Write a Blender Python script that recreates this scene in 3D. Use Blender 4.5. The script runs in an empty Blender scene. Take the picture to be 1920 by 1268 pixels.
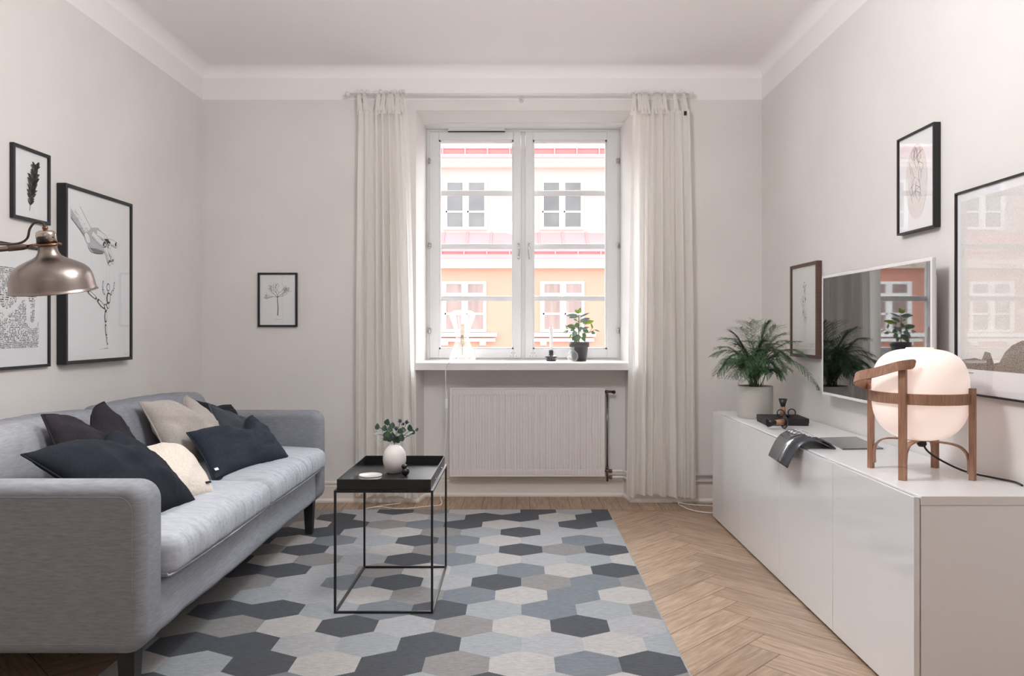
import bpy, bmesh, math, random
from mathutils import Vector, Matrix, noise
R = math.radians
PI = math.pi
random.seed(7)
scn = bpy.context.scene
COL = scn.collection

# ---------------------------------------------------------------- camera
F = 1450.0; CX = 972.0; CY = 617.0; CH = 1.15
cam_d = bpy.data.cameras.new('camera'); cam = bpy.data.objects.new('camera', cam_d); COL.objects.link(cam)
cam.location = (0, 0, CH); cam.rotation_euler = (R(90), 0, 0)
cam_d.sensor_width = 36; cam_d.lens = F / 1920 * 36
cam_d.shift_x = -(CX - 960) / 1920; cam_d.shift_y = -(634 - CY) / 1920
cam_d.clip_start = .05; cam_d.clip_end = 300
scn.camera = cam
# ---------------------------------------------------------------- world, view
SKY = 2.1
w = bpy.data.worlds.new('overcast_sky'); scn.world = w; w.use_nodes = True
wn = w.node_tree.nodes; wn['Background'].inputs[0].default_value = (.93, .965, 1, 1); 
# overcast sky, brightest where the hidden sun stands high behind the opposite roofs
wl = w.node_tree.links; wt = wn.new('ShaderNodeTexCoord'); wd = wn.new('ShaderNodeVectorMath'); wd.operation = 'DOT_PRODUCT'; wd.inputs[1].default_value = (.05, .80, .60)
wm = wn.new('ShaderNodeMath'); wm.operation = 'MAXIMUM'; wm.inputs[1].default_value = 0; wp = wn.new('ShaderNodeMath'); wp.operation = 'POWER'; wp.inputs[1].default_value = 5
wa = wn.new('ShaderNodeMath'); wa.operation = 'MULTIPLY_ADD'; wa.inputs[1].default_value = 13.5; wa.inputs[2].default_value = SKY
wl.new(wt.outputs['Generated'], wd.inputs[0]); wl.new(wd.outputs['Value'], wm.inputs[0]); wl.new(wm.outputs[0], wp.inputs[0]); wl.new(wp.outputs[0], wa.inputs[0]); wl.new(wa.outputs[0], wn['Background'].inputs[1])
scn.view_settings.view_transform = 'Standard'; scn.view_settings.look = 'None'
scn.view_settings.exposure = 0.76; scn.view_settings.gamma = 1; scn.view_settings.use_curve_mapping = False
scn.cycles.max_bounces = 10; scn.cycles.diffuse_bounces = 6; scn.cycles.glossy_bounces = 4
scn.cycles.transparent_max_bounces = 16; scn.cycles.transmission_bounces = 6
scn.cycles.caustics_reflective = False; scn.cycles.caustics_refractive = False
scn.cycles.sample_clamp_indirect = 6

def P(px, py, Y): return Vector(((px - CX) * Y / F, Y, CH - (py - CY) * Y / F))

def area(name, loc, rot, sx, sy, power, col=(1, 1, 1), spread=180):
    l = bpy.data.lights.new(name, 'AREA'); l.shape = 'RECTANGLE'; l.size = sx; l.size_y = sy; l.energy = power; l.color = col; l.spread = R(spread)
    o = bpy.data.objects.new(name, l); COL.objects.link(o); o.location = loc; o.rotation_euler = rot
    return o
# added fill lamp without a fixture, unseen above the view, brightens the room
def room_fill(loc, power, rad, col):
    l = bpy.data.lights.new('room_fill_light', 'POINT'); l.energy = power; l.shadow_soft_size = rad; l.color = col
    o = bpy.data.objects.new('room_fill_light', l); COL.objects.link(o); o.location = loc
room_fill((-.05, 2.4, 2.42), 45, .18, (.96, .98, 1))
area('ceiling_fill_light', (.2, -1.2, 1.85), (R(180), 0, 0), .5, .5, 10, (1, .995, .985))  # added unseen lamp behind the camera, brightens the ceiling for bounce

# ---------------------------------------------------------------- materials
def lin(c): 
    c /= 255.0
    return c / 12.92 if c <= .04045 else ((c + .055) / 1.055) ** 2.4
def C3(r, g, b): return (lin(r), lin(g), lin(b), 1)
def new_mat(name):
    m = bpy.data.materials.new(name); m.use_nodes = True
    return m, m.node_tree.nodes, m.node_tree.links, m.node_tree.nodes['Principled BSDF']
def coords(n, l, scale=(1, 1, 1), kind='Object', rot=(0, 0, 0)):
    t = n.new('ShaderNodeTexCoord'); mp = n.new('ShaderNodeMapping'); mp.inputs['Scale'].default_value = scale; mp.inputs['Rotation'].default_value = rot
    l.new(t.outputs[kind], mp.inputs[0]); return mp.outputs[0]
def nz(n, l, vec, scale, detail=3, rough=.5):
    t = n.new('ShaderNodeTexNoise'); t.inputs['Scale'].default_value = scale; t.inputs['Detail'].default_value = detail; t.inputs['Roughness'].default_value = rough
    l.new(vec, t.inputs['Vector']); return t.outputs['Fac']
def ramp(n, l, fac, a, b, p0=.3, p1=.7):
    r = n.new('ShaderNodeValToRGB'); r.color_ramp.elements[0].position = p0; r.color_ramp.elements[1].position = p1
    r.color_ramp.elements[0].color = a; r.color_ramp.elements[1].color = b; l.new(fac, r.inputs[0]); return r.outputs[0]
def bump(n, l, h, bs, strength=.3, dist=.01):
    b = n.new('ShaderNodeBump'); b.inputs['Strength'].default_value = strength; b.inputs['Distance'].default_value = dist
    l.new(h, b.inputs['Height']); l.new(b.outputs[0], bs.inputs['Normal']); return b
def M(name, col, rough=.5, metal=0, var=.0, scale=8, bmp=0, bscale=200, coat=0, emis=None, es=0, stretch=(1, 1, 1), spec=None, sheen=0):
    m, n, l, b = new_mat(name)
    b.inputs['Base Color'].default_value = col; b.inputs['Roughness'].default_value = rough; b.inputs['Metallic'].default_value = metal
    if coat: b.inputs['Coat Weight'].default_value = coat; b.inputs['Coat Roughness'].default_value = .02
    if spec is not None: b.inputs['Specular IOR Level'].default_value = spec
    if sheen: b.inputs['Sheen Weight'].default_value = sheen
    if var:
        v = coords(n, l, stretch); f = nz(n, l, v, scale, 4)
        a = tuple(max(0, x * (1 - var)) for x in col[:3]) + (1,); c = tuple(min(1, x * (1 + var)) for x in col[:3]) + (1,)
        l.new(ramp(n, l, f, a, c), b.inputs['Base Color'])
    if bmp:
        v = coords(n, l, stretch); bump(n, l, nz(n, l, v, bscale, 3), b, bmp, .003)
    if emis: b.inputs['Emission Color'].default_value = emis; b.inputs['Emission Strength'].default_value = es
    return m
def glassy(name, tint=(1, 1, 1, 1), ior=1.45, rough=0.0, boost=0.0):
    m, n, l, b = new_mat(name); n.remove(b)
    tr = n.new('ShaderNodeBsdfTransparent'); tr.inputs[0].default_value = tint
    gl = n.new('ShaderNodeBsdfGlossy'); gl.inputs['Roughness'].default_value = rough
    fr = n.new('ShaderNodeFresnel'); fr.inputs[0].default_value = ior
    mx = n.new('ShaderNodeMixShader'); out = n['Material Output']
    ge = n.new('ShaderNodeNewGeometry'); iv = n.new('ShaderNodeMath'); iv.operation = 'SUBTRACT'; iv.inputs[0].default_value = 1; l.new(ge.outputs['Backfacing'], iv.inputs[1])
    ad = n.new('ShaderNodeMath'); ad.operation = 'ADD'; ad.use_clamp = True; ad.inputs[1].default_value = boost; l.new(fr.outputs[0], ad.inputs[0])
    ml = n.new('ShaderNodeMath'); ml.operation = 'MULTIPLY'; l.new(ad.outputs[0], ml.inputs[0]); l.new(iv.outputs[0], ml.inputs[1]); l.new(ml.outputs[0], mx.inputs[0])
    l.new(tr.outputs[0], mx.inputs[1]); l.new(gl.outputs[0], mx.inputs[2]); l.new(mx.outputs[0], out.inputs[0])
    return m
def fabric(name, ca, cb, scale=900, stretch=(1, .15, 1), bmp=.35, rough=.95, wr=0, wrs=30, wstretch=(1, 1, 1)):
    m, n, l, b = new_mat(name); b.inputs['Roughness'].default_value = rough; b.inputs['Specular IOR Level'].default_value = .2
    v = coords(n, l, stretch); f = nz(n, l, v, scale * .25, 4, .7)
    l.new(ramp(n, l, f, ca, cb, .3, .7), b.inputs['Base Color'])
    v2 = coords(n, l); f2 = nz(n, l, v2, scale, 2)
    if wr:
        v3 = coords(n, l, wstretch); f3 = nz(n, l, v3, wrs, 3)
        b1 = bump(n, l, f3, b, wr, .02); b2 = n.new('ShaderNodeBump'); b2.inputs['Strength'].default_value = bmp; b2.inputs['Distance'].default_value = .001
        l.new(f2, b2.inputs['Height']); l.new(b1.outputs[0], b2.inputs['Normal']); l.new(b2.outputs[0], b.inputs['Normal'])
    else: bump(n, l, f2, b, bmp, .001)
    return m
def cloth(name, col, trans=.45):
    m, n, l, b = new_mat(name); b.inputs['Base Color'].default_value = col; b.inputs['Roughness'].default_value = 1; b.inputs['Specular IOR Level'].default_value = .1
    v = coords(n, l, (1, 1, .25)); f = nz(n, l, v, 500, 3)
    a = tuple(x * .95 for x in col[:3]) + (1,); l.new(ramp(n, l, f, a, col), b.inputs['Base Color'])
    bump(n, l, nz(n, l, coords(n, l, (1, 1, .2)), 60, 4), b, .18, .005)
    t = n.new('ShaderNodeBsdfTranslucent'); t.inputs[0].default_value = col
    mx = n.new('ShaderNodeMixShader'); mx.inputs[0].default_value = trans; l.new(b.outputs[0], mx.inputs[1]); l.new(t.outputs[0], mx.inputs[2]); l.new(mx.outputs[0], n['Material Output'].inputs[0])
    return m
def wood(name, ca, cb, stretch=(1, 1, 12), scale=40, rough=.45):
    m, n, l, b = new_mat(name); b.inputs['Roughness'].default_value = rough
    st = tuple(1 / s * 4 if s > 1 else 4 for s in stretch)
    f = nz(n, l, coords(n, l, st), scale, 5, .6); l.new(ramp(n, l, f, ca, cb, .3, .7), b.inputs['Base Color']); bump(n, l, f, b, .08, .002)
    return m

m_wall, n, l, b = new_mat('wall_paint'); b.inputs['Roughness'].default_value = .85; b.inputs['Specular IOR Level'].default_value = .2
tc = n.new('ShaderNodeTexCoord'); sp = n.new('ShaderNodeSeparateXYZ'); l.new(tc.outputs['Object'], sp.inputs[0])
gt = n.new('ShaderNodeMath'); gt.operation = 'GREATER_THAN'; gt.inputs[1].default_value = 2.676; l.new(sp.outputs[2], gt.inputs[0])
mx = n.new('ShaderNodeMix'); mx.data_type = 'RGBA'; l.new(gt.outputs[0], mx.inputs[0])
f = nz(n, l, tc.outputs['Object'], 1.7, 4)
l.new(ramp(n, l, f, C3(222, 218, 215), C3(229, 225, 222)), mx.inputs[6]); mx.inputs[7].default_value = C3(242, 238, 237)
l.new(mx.outputs[2], b.inputs['Base Color']); bump(n, l, nz(n, l, tc.outputs['Object'], 90, 4), b, .12, .003)
m_ceil = M('ceiling_paint', C3(250, 246, 245), .9, bmp=.06, bscale=60, spec=.2)
m_white = M('white_paint', C3(226, 223, 221), .4, bmp=.05, bscale=30, var=.02)
m_winwhite = M('window_white_paint', C3(222, 221, 221), .35, bmp=.06, bscale=40, stretch=(1, 1, .1))
m_base = M('baseboard_paint', C3(226, 221, 214), .4, bmp=.05, bscale=30)
m_rad = M('radiator_enamel', C3(224, 219, 217), .35, var=.015)
m_glass = glassy('window_glass', (1, 1, 1, 1), 1.25)
m_pglass = glassy('picture_glass', (1, 1, 1, 1), 1.65)
m_lglass = glassy('lamp_glass', (.97, .98, .98, 1), 1.5, .03, .10)
_n = m_lglass.node_tree.nodes; _l = m_lglass.node_tree.links; _o = _n['Material Output']; _p = _o.inputs[0].links[0].from_socket
_d = _n.new('ShaderNodeBsdfTranslucent'); _d.inputs[0].default_value = (.95, .95, .95, 1); _d2 = _n.new('ShaderNodeBsdfDiffuse'); _d2.inputs[0].default_value = (.95, .95, .95, 1); _a = _n.new('ShaderNodeMixShader'); _l.new(_d.outputs[0], _a.inputs[1]); _l.new(_d2.outputs[0], _a.inputs[2])
_lw = _n.new('ShaderNodeLayerWeight'); _lw.inputs[0].default_value = .45; _ml = _n.new('ShaderNodeMath'); _ml.operation = 'MULTIPLY_ADD'; _ml.inputs[1].default_value = .5; _ml.inputs[2].default_value = .06; _l.new(_lw.outputs['Facing'], _ml.inputs[0])
_m = _n.new('ShaderNodeMixShader'); _l.new(_ml.outputs[0], _m.inputs[0]); _l.new(_p, _m.inputs[1]); _l.new(_a.outputs[0], _m.inputs[2]); _l.new(_m.outputs[0], _o.inputs[0])
m_black = M('black_lacquer', C3(24, 24, 25), .4, bmp=.05, bscale=80)
m_blackwood = M('black_stained_wood', C3(26, 26, 28), .45, bmp=.1, bscale=60, stretch=(1, 1, .1))
m_steel = M('black_powder_coated_steel', C3(22, 22, 24), .35, bmp=.03, bscale=300)
m_chrome = M('chrome', C3(200, 198, 196), .12, 1)
m_brass = M('brass', C3(190, 170, 130), .35, 1)
m_nickel = M('brushed_nickel', C3(150, 140, 134), .3, 1, bmp=.12, bscale=90, stretch=(.2, .2, 18))
m_nickel2 = M('polished_nickel', C3(190, 178, 168), .08, 1)
m_armm = M('lamp_arm_metal', C3(120, 106, 97), .42, .9)
m_valve = M('aged_valve_metal', C3(120, 104, 94), .3, .9)
m_cord = M('brown_textile_cord', C3(84, 70, 62), .8)
m_copper = M('brown_metal', C3(130, 98, 80), .3, 1)
m_sofa_shaded = fabric('grey_fabric_shaded', C3(124, 127, 134), C3(146, 149, 156), 900, (.12, .12, 1), .2, wr=.10, wrs=9)  # same fabric as the seats in a darker copy, shade put into the colour
m_sofa_lit = fabric('grey_fabric_lit', C3(162, 167, 175), C3(186, 191, 199), 500, (.12, .5, 1), .2, wr=.12, wrs=8)  # brighter copy of the one sofa fabric, light put into the seat colour
m_sofa_half_lit = fabric('grey_fabric_half_lit', C3(140, 144, 151), C3(162, 166, 173), 500, (.5, .12, 1), .2, wr=.3, wrs=5, wstretch=(1, .6, 2))  # in-between copy of the same fabric, shading put into the base colour
m_navy = fabric('navy_linen', C3(23, 27, 35), C3(36, 41, 51), 900, (1, 1, 1), .5, wr=.3, wrs=12)
m_char = fabric('charcoal_linen', C3(33, 31, 36), C3(48, 44, 50), 900, (1, 1, 1), .5, wr=.4, wrs=14)
m_beige = fabric('beige_linen', C3(158, 151, 146), C3(190, 183, 176), 900, (1, 1, 1), .5, wr=.3, wrs=14)
m_cream = fabric('cream_quilted_cotton', C3(205, 196, 186), C3(226, 218, 208), 500, (1, 1, 1), .6, wr=.35, wrs=70)
m_blue = fabric('blue_grey_linen', C3(36, 42, 52), C3(54, 61, 72), 900, (1, 1, 1), .5, wr=.3, wrs=12)
m_blk = fabric('black_cotton', C3(30, 31, 36), C3(42, 43, 49), 900, (1, 1, 1), .5, wr=.2, wrs=14)
# waffle weave
m_waf, n, l, b = new_mat('black_waffle_weave'); b.inputs['Roughness'].default_value = .9
ck = n.new('ShaderNodeTexChecker'); ck.inputs['Scale'].default_value = 90; ck.inputs[1].default_value = C3(28, 31, 38); ck.inputs[2].default_value = C3(84, 90, 100); l.new(coords(n, l, (1, 1, 1), 'UV'), ck.inputs[0]); l.new(ck.outputs[0], b.inputs['Base Color']); bump(n, l, ck.outputs[1], b, .5, .003)
m_curt = cloth('white_linen_voile', C3(252, 250, 247), .55)
m_curt_hem = cloth('white_linen_hem', C3(246, 243, 239), .4)
m_lacq = M('gloss_white_lacquer', C3(228, 229, 231), .06, coat=.6)
m_cab = M('white_foil_panel', C3(228, 227, 227), .32, bmp=.02, bscale=200)
m_cabside = M('white_side_panel', C3(236, 236, 238), .45)
m_dark = M('dark_gap', C3(30, 28, 27), .8)
m_tvscreen = M('black_tv_screen', C3(9, 9, 10), .03, coat=.6)
_b = m_tvscreen.node_tree.nodes['Principled BSDF']; _b.inputs['Coat Weight'].default_value = 1; _b.inputs['Coat IOR'].default_value = 1.8
m_tvwhite = M('white_tv_bezel', C3(232, 232, 232), .25)
m_walnut = wood('walnut', C3(132, 96, 76), C3(172, 132, 108))
m_walnutf = wood('dark_walnut_frame', C3(78, 54, 46), C3(104, 76, 66))
m_paper = M('paper', C3(236, 236, 238), .8)
m_paper2 = M('warm_paper', C3(232, 229, 224), .8)
m_ink = M('black_ink', C3(38, 38, 42), .8)
m_ink2 = M('grey_ink', C3(120, 120, 124), .8)
m_ink3 = M('light_grey_ink', C3(190, 190, 193), .8)
m_grain, n, l, b = new_mat('grainy_photo_print'); b.inputs['Roughness'].default_value = .8
f = nz(n, l, coords(n, l), 260, 3, .9); l.new(ramp(n, l, f, C3(54, 46, 40), C3(168, 156, 144), .38, .62), b.inputs['Base Color'])
m_grain2, n, l, b = new_mat('pale_photo_print'); b.inputs['Roughness'].default_value = .8
f = nz(n, l, coords(n, l), 200, 3, .9); l.new(ramp(n, l, f, C3(212, 208, 204), C3(232, 229, 226), .38, .62), b.inputs['Base Color'])
m_opal, n, l, b = new_mat('opal_lamp_glass'); b.inputs['Base Color'].default_value = C3(246, 236, 230); b.inputs['Roughness'].default_value = .35; b.inputs['Emission Color'].default_value = C3(255, 226, 214); b.inputs['Emission Strength'].default_value = .24
m_rubber = M('black_rubber_cable', C3(20, 20, 22), .5)
m_cable = M('white_cable', C3(232, 228, 224), .5)
m_pot = M('ribbed_grey_ceramic', C3(196, 191, 184), .6, bmp=.5, bscale=60, stretch=(.05, .05, 6))
m_potdark = M('dark_grey_ceramic', C3(74, 72, 74), .6, var=.05)
m_vase = M('white_textured_ceramic', C3(226, 222, 217), .55)
m_soil = M('potting_soil', C3(48, 40, 34), .95, bmp=.6, bscale=120)
m_fern = M('fern_green', C3(70, 104, 66), .6, var=.35, scale=14)
m_fernstem = M('fern_stem', C3(92, 104, 62), .6)
m_leaf = M('leaf_green', C3(104, 132, 92), .35, var=.25, scale=30)
m_leafy = M('young_leaf_green', C3(150, 176, 70), .4, var=.15, scale=30)
m_leafb = M('blue_green_leaf', C3(128, 150, 140), .35, var=.15, scale=30)
m_euc = M('eucalyptus_green', C3(62, 84, 66), .5, var=.3, scale=30)
m_eucl = M('pale_leaf_underside', C3(176, 186, 184), .5)
m_thistle = M('blue_thistle', C3(52, 62, 78), .6)
m_candle = M('white_candle_wax', C3(240, 238, 236), .5)
m_hold = M('anthracite_ceramic', C3(66, 64, 68), .5)
m_mag = M('dark_glossy_magazine_cover', C3(62, 66, 74), .18, var=.6, scale=7, coat=.4)
m_mag2 = M('grey_magazine_page', C3(92, 94, 98), .22, var=.5, scale=9, coat=.3)
m_box = M('black_book_cloth', C3(34, 31, 33), .7)
m_porc = M('white_porcelain', C3(222, 218, 214), .3)
m_facL = M('orange_plaster', C3(205, 150, 131), .9, var=.03, scale=2, bmp=.1, bscale=8)
m_facU = M('pale_peach_plaster', C3(186, 164, 158), .9, var=.02, scale=2, bmp=.1, bscale=8)
m_facW = M('white_facade_trim', C3(240, 238, 236), .7)
m_facC = M('cream_cornice_plaster', C3(238, 222, 206), .8)
m_redm = M('pink_red_sheet_metal', C3(204, 146, 148), .6, var=.05, scale=1)
m_redd = M('red_gutter_metal', C3(196, 112, 110), .6)
m_pane = M('dark_window_pane', C3(112, 110, 110), .15, var=.25, scale=1.2)
m_pane2 = M('curtained_window_pane', C3(150, 128, 122), .2, var=.2, scale=1.5, stretch=(5, 1, .5))
m_street = M('asphalt', C3(120, 118, 116), .9, var=.2, scale=2)
# rug yarn colours
def yarn(name, col):
    m, n, l, b = new_mat(name); b.inputs['Roughness'].default_value = .95; b.inputs['Specular IOR Level'].default_value = .15
    f = nz(n, l, coords(n, l, (1, 7, 1)), 34, 7, .8)
    a = tuple(x * .66 for x in col[:3]) + (1,); c = tuple(min(1, x * 1.22) for x in col[:3]) + (1,)
    l.new(ramp(n, l, f, a, c, .3, .7), b.inputs['Base Color'])
    f2 = nz(n, l, coords(n, l, (1, 2.5, 1)), 190, 3, .8); bump(n, l, f2, b, 1.0, .006)
    return m
RUGM = {'D': yarn('dark_slate_yarn', C3(102, 105, 111)), 'M': yarn('slate_blue_yarn', C3(146, 152, 160)), 'T': yarn('taupe_grey_yarn', C3(168, 165, 164)),
        'L': yarn('light_blue_grey_yarn', C3(188, 193, 197)), 'G': yarn('pale_grey_yarn', C3(200, 201, 204)), 'W': yarn('off_white_yarn', C3(214, 211, 209))}
# oak floor: uv x runs along the plank (m), y across (m), colour attribute holds a per plank random
m_oak, n, l, b = new_mat('oak_parquet'); b.inputs['Roughness'].default_value = .42; b.inputs['Specular IOR Level'].default_value = .35
uvn = n.new('ShaderNodeTexCoord'); at = n.new('ShaderNodeAttribute'); at.attribute_name = 'rnd'
mp = n.new('ShaderNodeMapping'); mp.inputs['Scale'].default_value = (2.2, 26, 1); l.new(uvn.outputs['UV'], mp.inputs[0]); l.new(at.outputs['Vector'], mp.inputs['Location'])
f = nz(n, l, mp.outputs[0], 3.0, 6, .65)
grain = ramp(n, l, f, C3(136, 110, 88), C3(182, 158, 136), .30, .68)
sc = n.new('ShaderNodeSeparateColor'); l.new(at.outputs['Color'], sc.inputs[0])
mr = n.new('ShaderNodeMapRange'); mr.inputs[3].default_value = .82; mr.inputs[4].default_value = 1.1; l.new(sc.outputs[0], mr.inputs[0])
hv = n.new('ShaderNodeHueSaturation'); l.new(mr.outputs[0], hv.inputs['Value']); l.new(grain, hv.inputs['Color']); l.new(hv.outputs[0], b.inputs['Base Color'])
bump(n, l, f, b, .06, .002)
m_joint = M('parquet_joint', C3(72, 54, 40), .8)

# ---------------------------------------------------------------- mesh helpers
class MB:
    def __init__(s): s.v = []; s.f = []; s.m = []; s.sm = []
    def add(s, vs, fs, mi=0, smooth=False):
        o = len(s.v); s.v += [tuple(x) for x in vs]; s.f += [tuple(i + o for i in q) for q in fs]; s.m += [mi] * len(fs); s.sm += [smooth] * len(fs); return s
    def box(s, x0, y0, z0, x1, y1, z1, mi=0):
        x0, x1 = min(x0, x1), max(x0, x1); y0, y1 = min(y0, y1), max(y0, y1); z0, z1 = min(z0, z1), max(z0, z1)
        return s.add([(x0, y0, z0), (x1, y0, z0), (x1, y1, z0), (x0, y1, z0), (x0, y0, z1), (x1, y0, z1), (x1, y1, z1), (x0, y1, z1)],
                     [(0, 3, 2, 1), (4, 5, 6, 7), (0, 1, 5, 4), (1, 2, 6, 5), (2, 3, 7, 6), (3, 0, 4, 7)], mi)
    def quad(s, a, b, c, d, mi=0): return s.add([a, b, c, d], [(0, 1, 2, 3)], mi)
    def poly(s, pts, mi=0): return s.add(pts, [tuple(range(len(pts)))], mi)
    def prism(s, pts, h, mi=0):  # pts (x,y) extruded in z between h[0],h[1]
        n = len(pts); vs = [(p[0], p[1], h[0]) for p in pts] + [(p[0], p[1], h[1]) for p in pts]
        return s.add(vs, [tuple(range(n))[::-1], tuple(range(n, 2 * n))] + [(i, (i + 1) % n, n + (i + 1) % n, n + i) for i in range(n)], mi)
    def tube(s, pts, r, n=8, mi=0, cap=True, closed=False):
        pts = [Vector(p) for p in pts]; k = len(pts); rr = r if isinstance(r, (list, tuple)) else [r] * k
        vs = []; up = None
        for i, p in enumerate(pts):
            if closed: t = pts[(i + 1) % k] - pts[i - 1]
            else: t = pts[min(i + 1, k - 1)] - pts[max(i - 1, 0)]
            if t.length < 1e-9: t = Vector((0, 0, 1))
            t.normalize()
            if up is None: up = Vector((0, 0, 1)) if abs(t.z) < .9 else Vector((1, 0, 0))
            a = t.cross(up)
            if a.length < 1e-6: a = t.cross(Vector((0, 1, 0)))
            a.normalize(); b_ = t.cross(a); up = -b_ if False else a.cross(t)
            for j in range(n):
                an = 2 * PI * j / n; vs.append(p + (a * math.cos(an) + b_ * math.sin(an)) * rr[i])
        fs = []
        for i in range(k if closed else k - 1):
            i2 = (i + 1) % k
            for j in range(n): fs.append((i * n + j, i * n + (j + 1) % n, i2 * n + (j + 1) % n, i2 * n + j))
        if cap and not closed: fs += [tuple(range(n))[::-1], tuple((k - 1) * n + j for j in range(n))]
        return s.add(vs, fs, mi, True)
    def lathe(s, prof, n=32, c=(0, 0, 0), mi=0, M4=None, smooth=True):
        vs = []; fs = []; k = len(prof)
        for r, z in prof:
            for j in range(n):
                a = 2 * PI * j / n; v = Vector((r * math.cos(a), r * math.sin(a), z))
                if M4: v = M4 @ v
                vs.append(v + Vector(c))
        for i in range(k - 1):
            for j in range(n): fs.append((i * n + j, i * n + (j + 1) % n, (i + 1) * n + (j + 1) % n, (i + 1) * n + j))
        return s.add(vs, fs, mi, smooth)
    def strip(s, pts, widths, thick, wdir, mi=0, smooth=True):  # rectangular section swept, width along wdir
        pts = [Vector(p) for p in pts]; k = len(pts); vs = []
        for i, p in enumerate(pts):
            t = (pts[min(i + 1, k - 1)] - pts[max(i - 1, 0)]).normalized()
            wd = Vector(wdir[i] if isinstance(wdir, list) else wdir).normalized(); nn = t.cross(wd).normalized()
            ww = (widths[i] if isinstance(widths, (list, tuple)) else widths) / 2
            vs += [p + wd * ww + nn * thick / 2, p - wd * ww + nn * thick / 2, p - wd * ww - nn * thick / 2, p + wd * ww - nn * thick / 2]
        fs = []
        for i in range(k - 1):
            for j in range(4): fs.append((i * 4 + j, i * 4 + (j + 1) % 4, i * 4 + 4 + (j + 1) % 4, i * 4 + 4 + j))
        fs += [(3, 2, 1, 0), tuple((k - 1) * 4 + j for j in range(4))]
        return s.add(vs, fs, mi, False)
    def sphere(s, c, r, n=16, mi=0, sq=(1, 1, 1)):
        prof = [(math.sin(PI * i / (n // 2)) * 1, -math.cos(PI * i / (n // 2))) for i in range(n // 2 + 1)]
        vs = []; fs = []
        for a, z in prof:
            for j in range(n):
                t = 2 * PI * j / n; vs.append((c[0] + r * sq[0] * a * math.cos(t), c[1] + r * sq[1] * a * math.sin(t), c[2] + r * sq[2] * z))
        for i in range(n // 2):
            for j in range(n): fs.append((i * n + j, i * n + (j + 1) % n, (i + 1) * n + (j + 1) % n, (i + 1) * n + j))
        return s.add(vs, fs, mi, True)
    def obj(s, name, mats, parent=None, bevel=0, seg=2, weld=False, subd=0, recalc=True):
        me = bpy.data.meshes.new(name); me.from_pydata(s.v, [], s.f)
        if not isinstance(mats, (list, tuple)): mats = [mats]
        for m in mats: me.materials.append(m)
        me.polygons.foreach_set('material_index', s.m); me.polygons.foreach_set('use_smooth', s.sm)
        if recalc or weld:
            bm = bmesh.new(); bm.from_mesh(me)
            if weld: bmesh.ops.remove_doubles(bm, verts=bm.verts, dist=1e-5)
            if recalc: bmesh.ops.recalc_face_normals(bm, faces=bm.faces)
            bm.to_mesh(me); bm.free()
        me.update()
        o = bpy.data.objects.new(name, me); COL.objects.link(o)
        if parent: o.parent = parent
        if bevel:
            b = o.modifiers.new('bevel', 'BEVEL'); b.width = bevel; b.segments = seg; b.limit_method = 'ANGLE'; b.angle_limit = R(40)
            for p in me.polygons: p.use_smooth = True
            b.harden_normals = True
        if subd:
            q = o.modifiers.new('subd', 'SUBSURF'); q.levels = subd; q.render_levels = subd
        return o
def thing(name, label, cat, loc=(0, 0, 0), rot=(0, 0, 0), group=None):
    o = bpy.data.objects.new(name, None); COL.objects.link(o); o.location = loc; o.rotation_euler = rot; o.empty_display_size = .1
    return tag(o, label, cat, group)
def tag(o, label, cat, group=None):
    o['label'] = label; o['category'] = cat
    if group: o['group'] = group
    return o
def struct(o, label=None):
    o['kind'] = 'structure'
    if label: o['label'] = label
    return o
def sempty(name, label, loc=(0, 0, 0)):
    o = bpy.data.objects.new(name, None); COL.objects.link(o); o.location = loc; o['kind'] = 'structure'; o['label'] = label; return o
def spline(pts, n=8):
    pts = [Vector(p) for p in pts]; out = []
    for i in range(len(pts) - 1):
        p0 = pts[max(i - 1, 0)]; p1 = pts[i]; p2 = pts[i + 1]; p3 = pts[min(i + 2, len(pts) - 1)]
        for j in range(n):
            t = j / n; out.append(.5 * ((2 * p1) + (-p0 + p2) * t + (2 * p0 - 5 * p1 + 4 * p2 - p3) * t * t + (-p0 + 3 * p1 - 3 * p2 + p3) * t ** 3))
    out.append(pts[-1]); return out
def clip(poly, x0, y0, x1, y1):
    def cut(ps, ins, inter):
        out = []
        for i in range(len(ps)):
            a, b = ps[i - 1], ps[i]
            ia, ib = ins(a), ins(b)
            if ib:
                if not ia: out.append(inter(a, b))
                out.append(b)
            elif ia: out.append(inter(a, b))
        return out
    def ix(v): return lambda a, b: (v, a[1] + (b[1] - a[1]) * (v - a[0]) / (b[0] - a[0]))
    def iy(v): return lambda a, b: (a[0] + (b[0] - a[0]) * (v - a[1]) / (b[1] - a[1]), v)
    for ins, it in ((lambda p: p[0] >= x0, ix(x0)), (lambda p: p[0] <= x1, ix(x1)), (lambda p: p[1] >= y0, iy(y0)), (lambda p: p[1] <= y1, iy(y1))):
        if not poly: return []
        poly = cut(poly, ins, it)
    return poly

# ================================================================ room
XL, XR, YB, YF, ZC = -2.10, 1.619, 5.147, -2.2, 2.89
YN, YW = 5.33, 5.60
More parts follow.
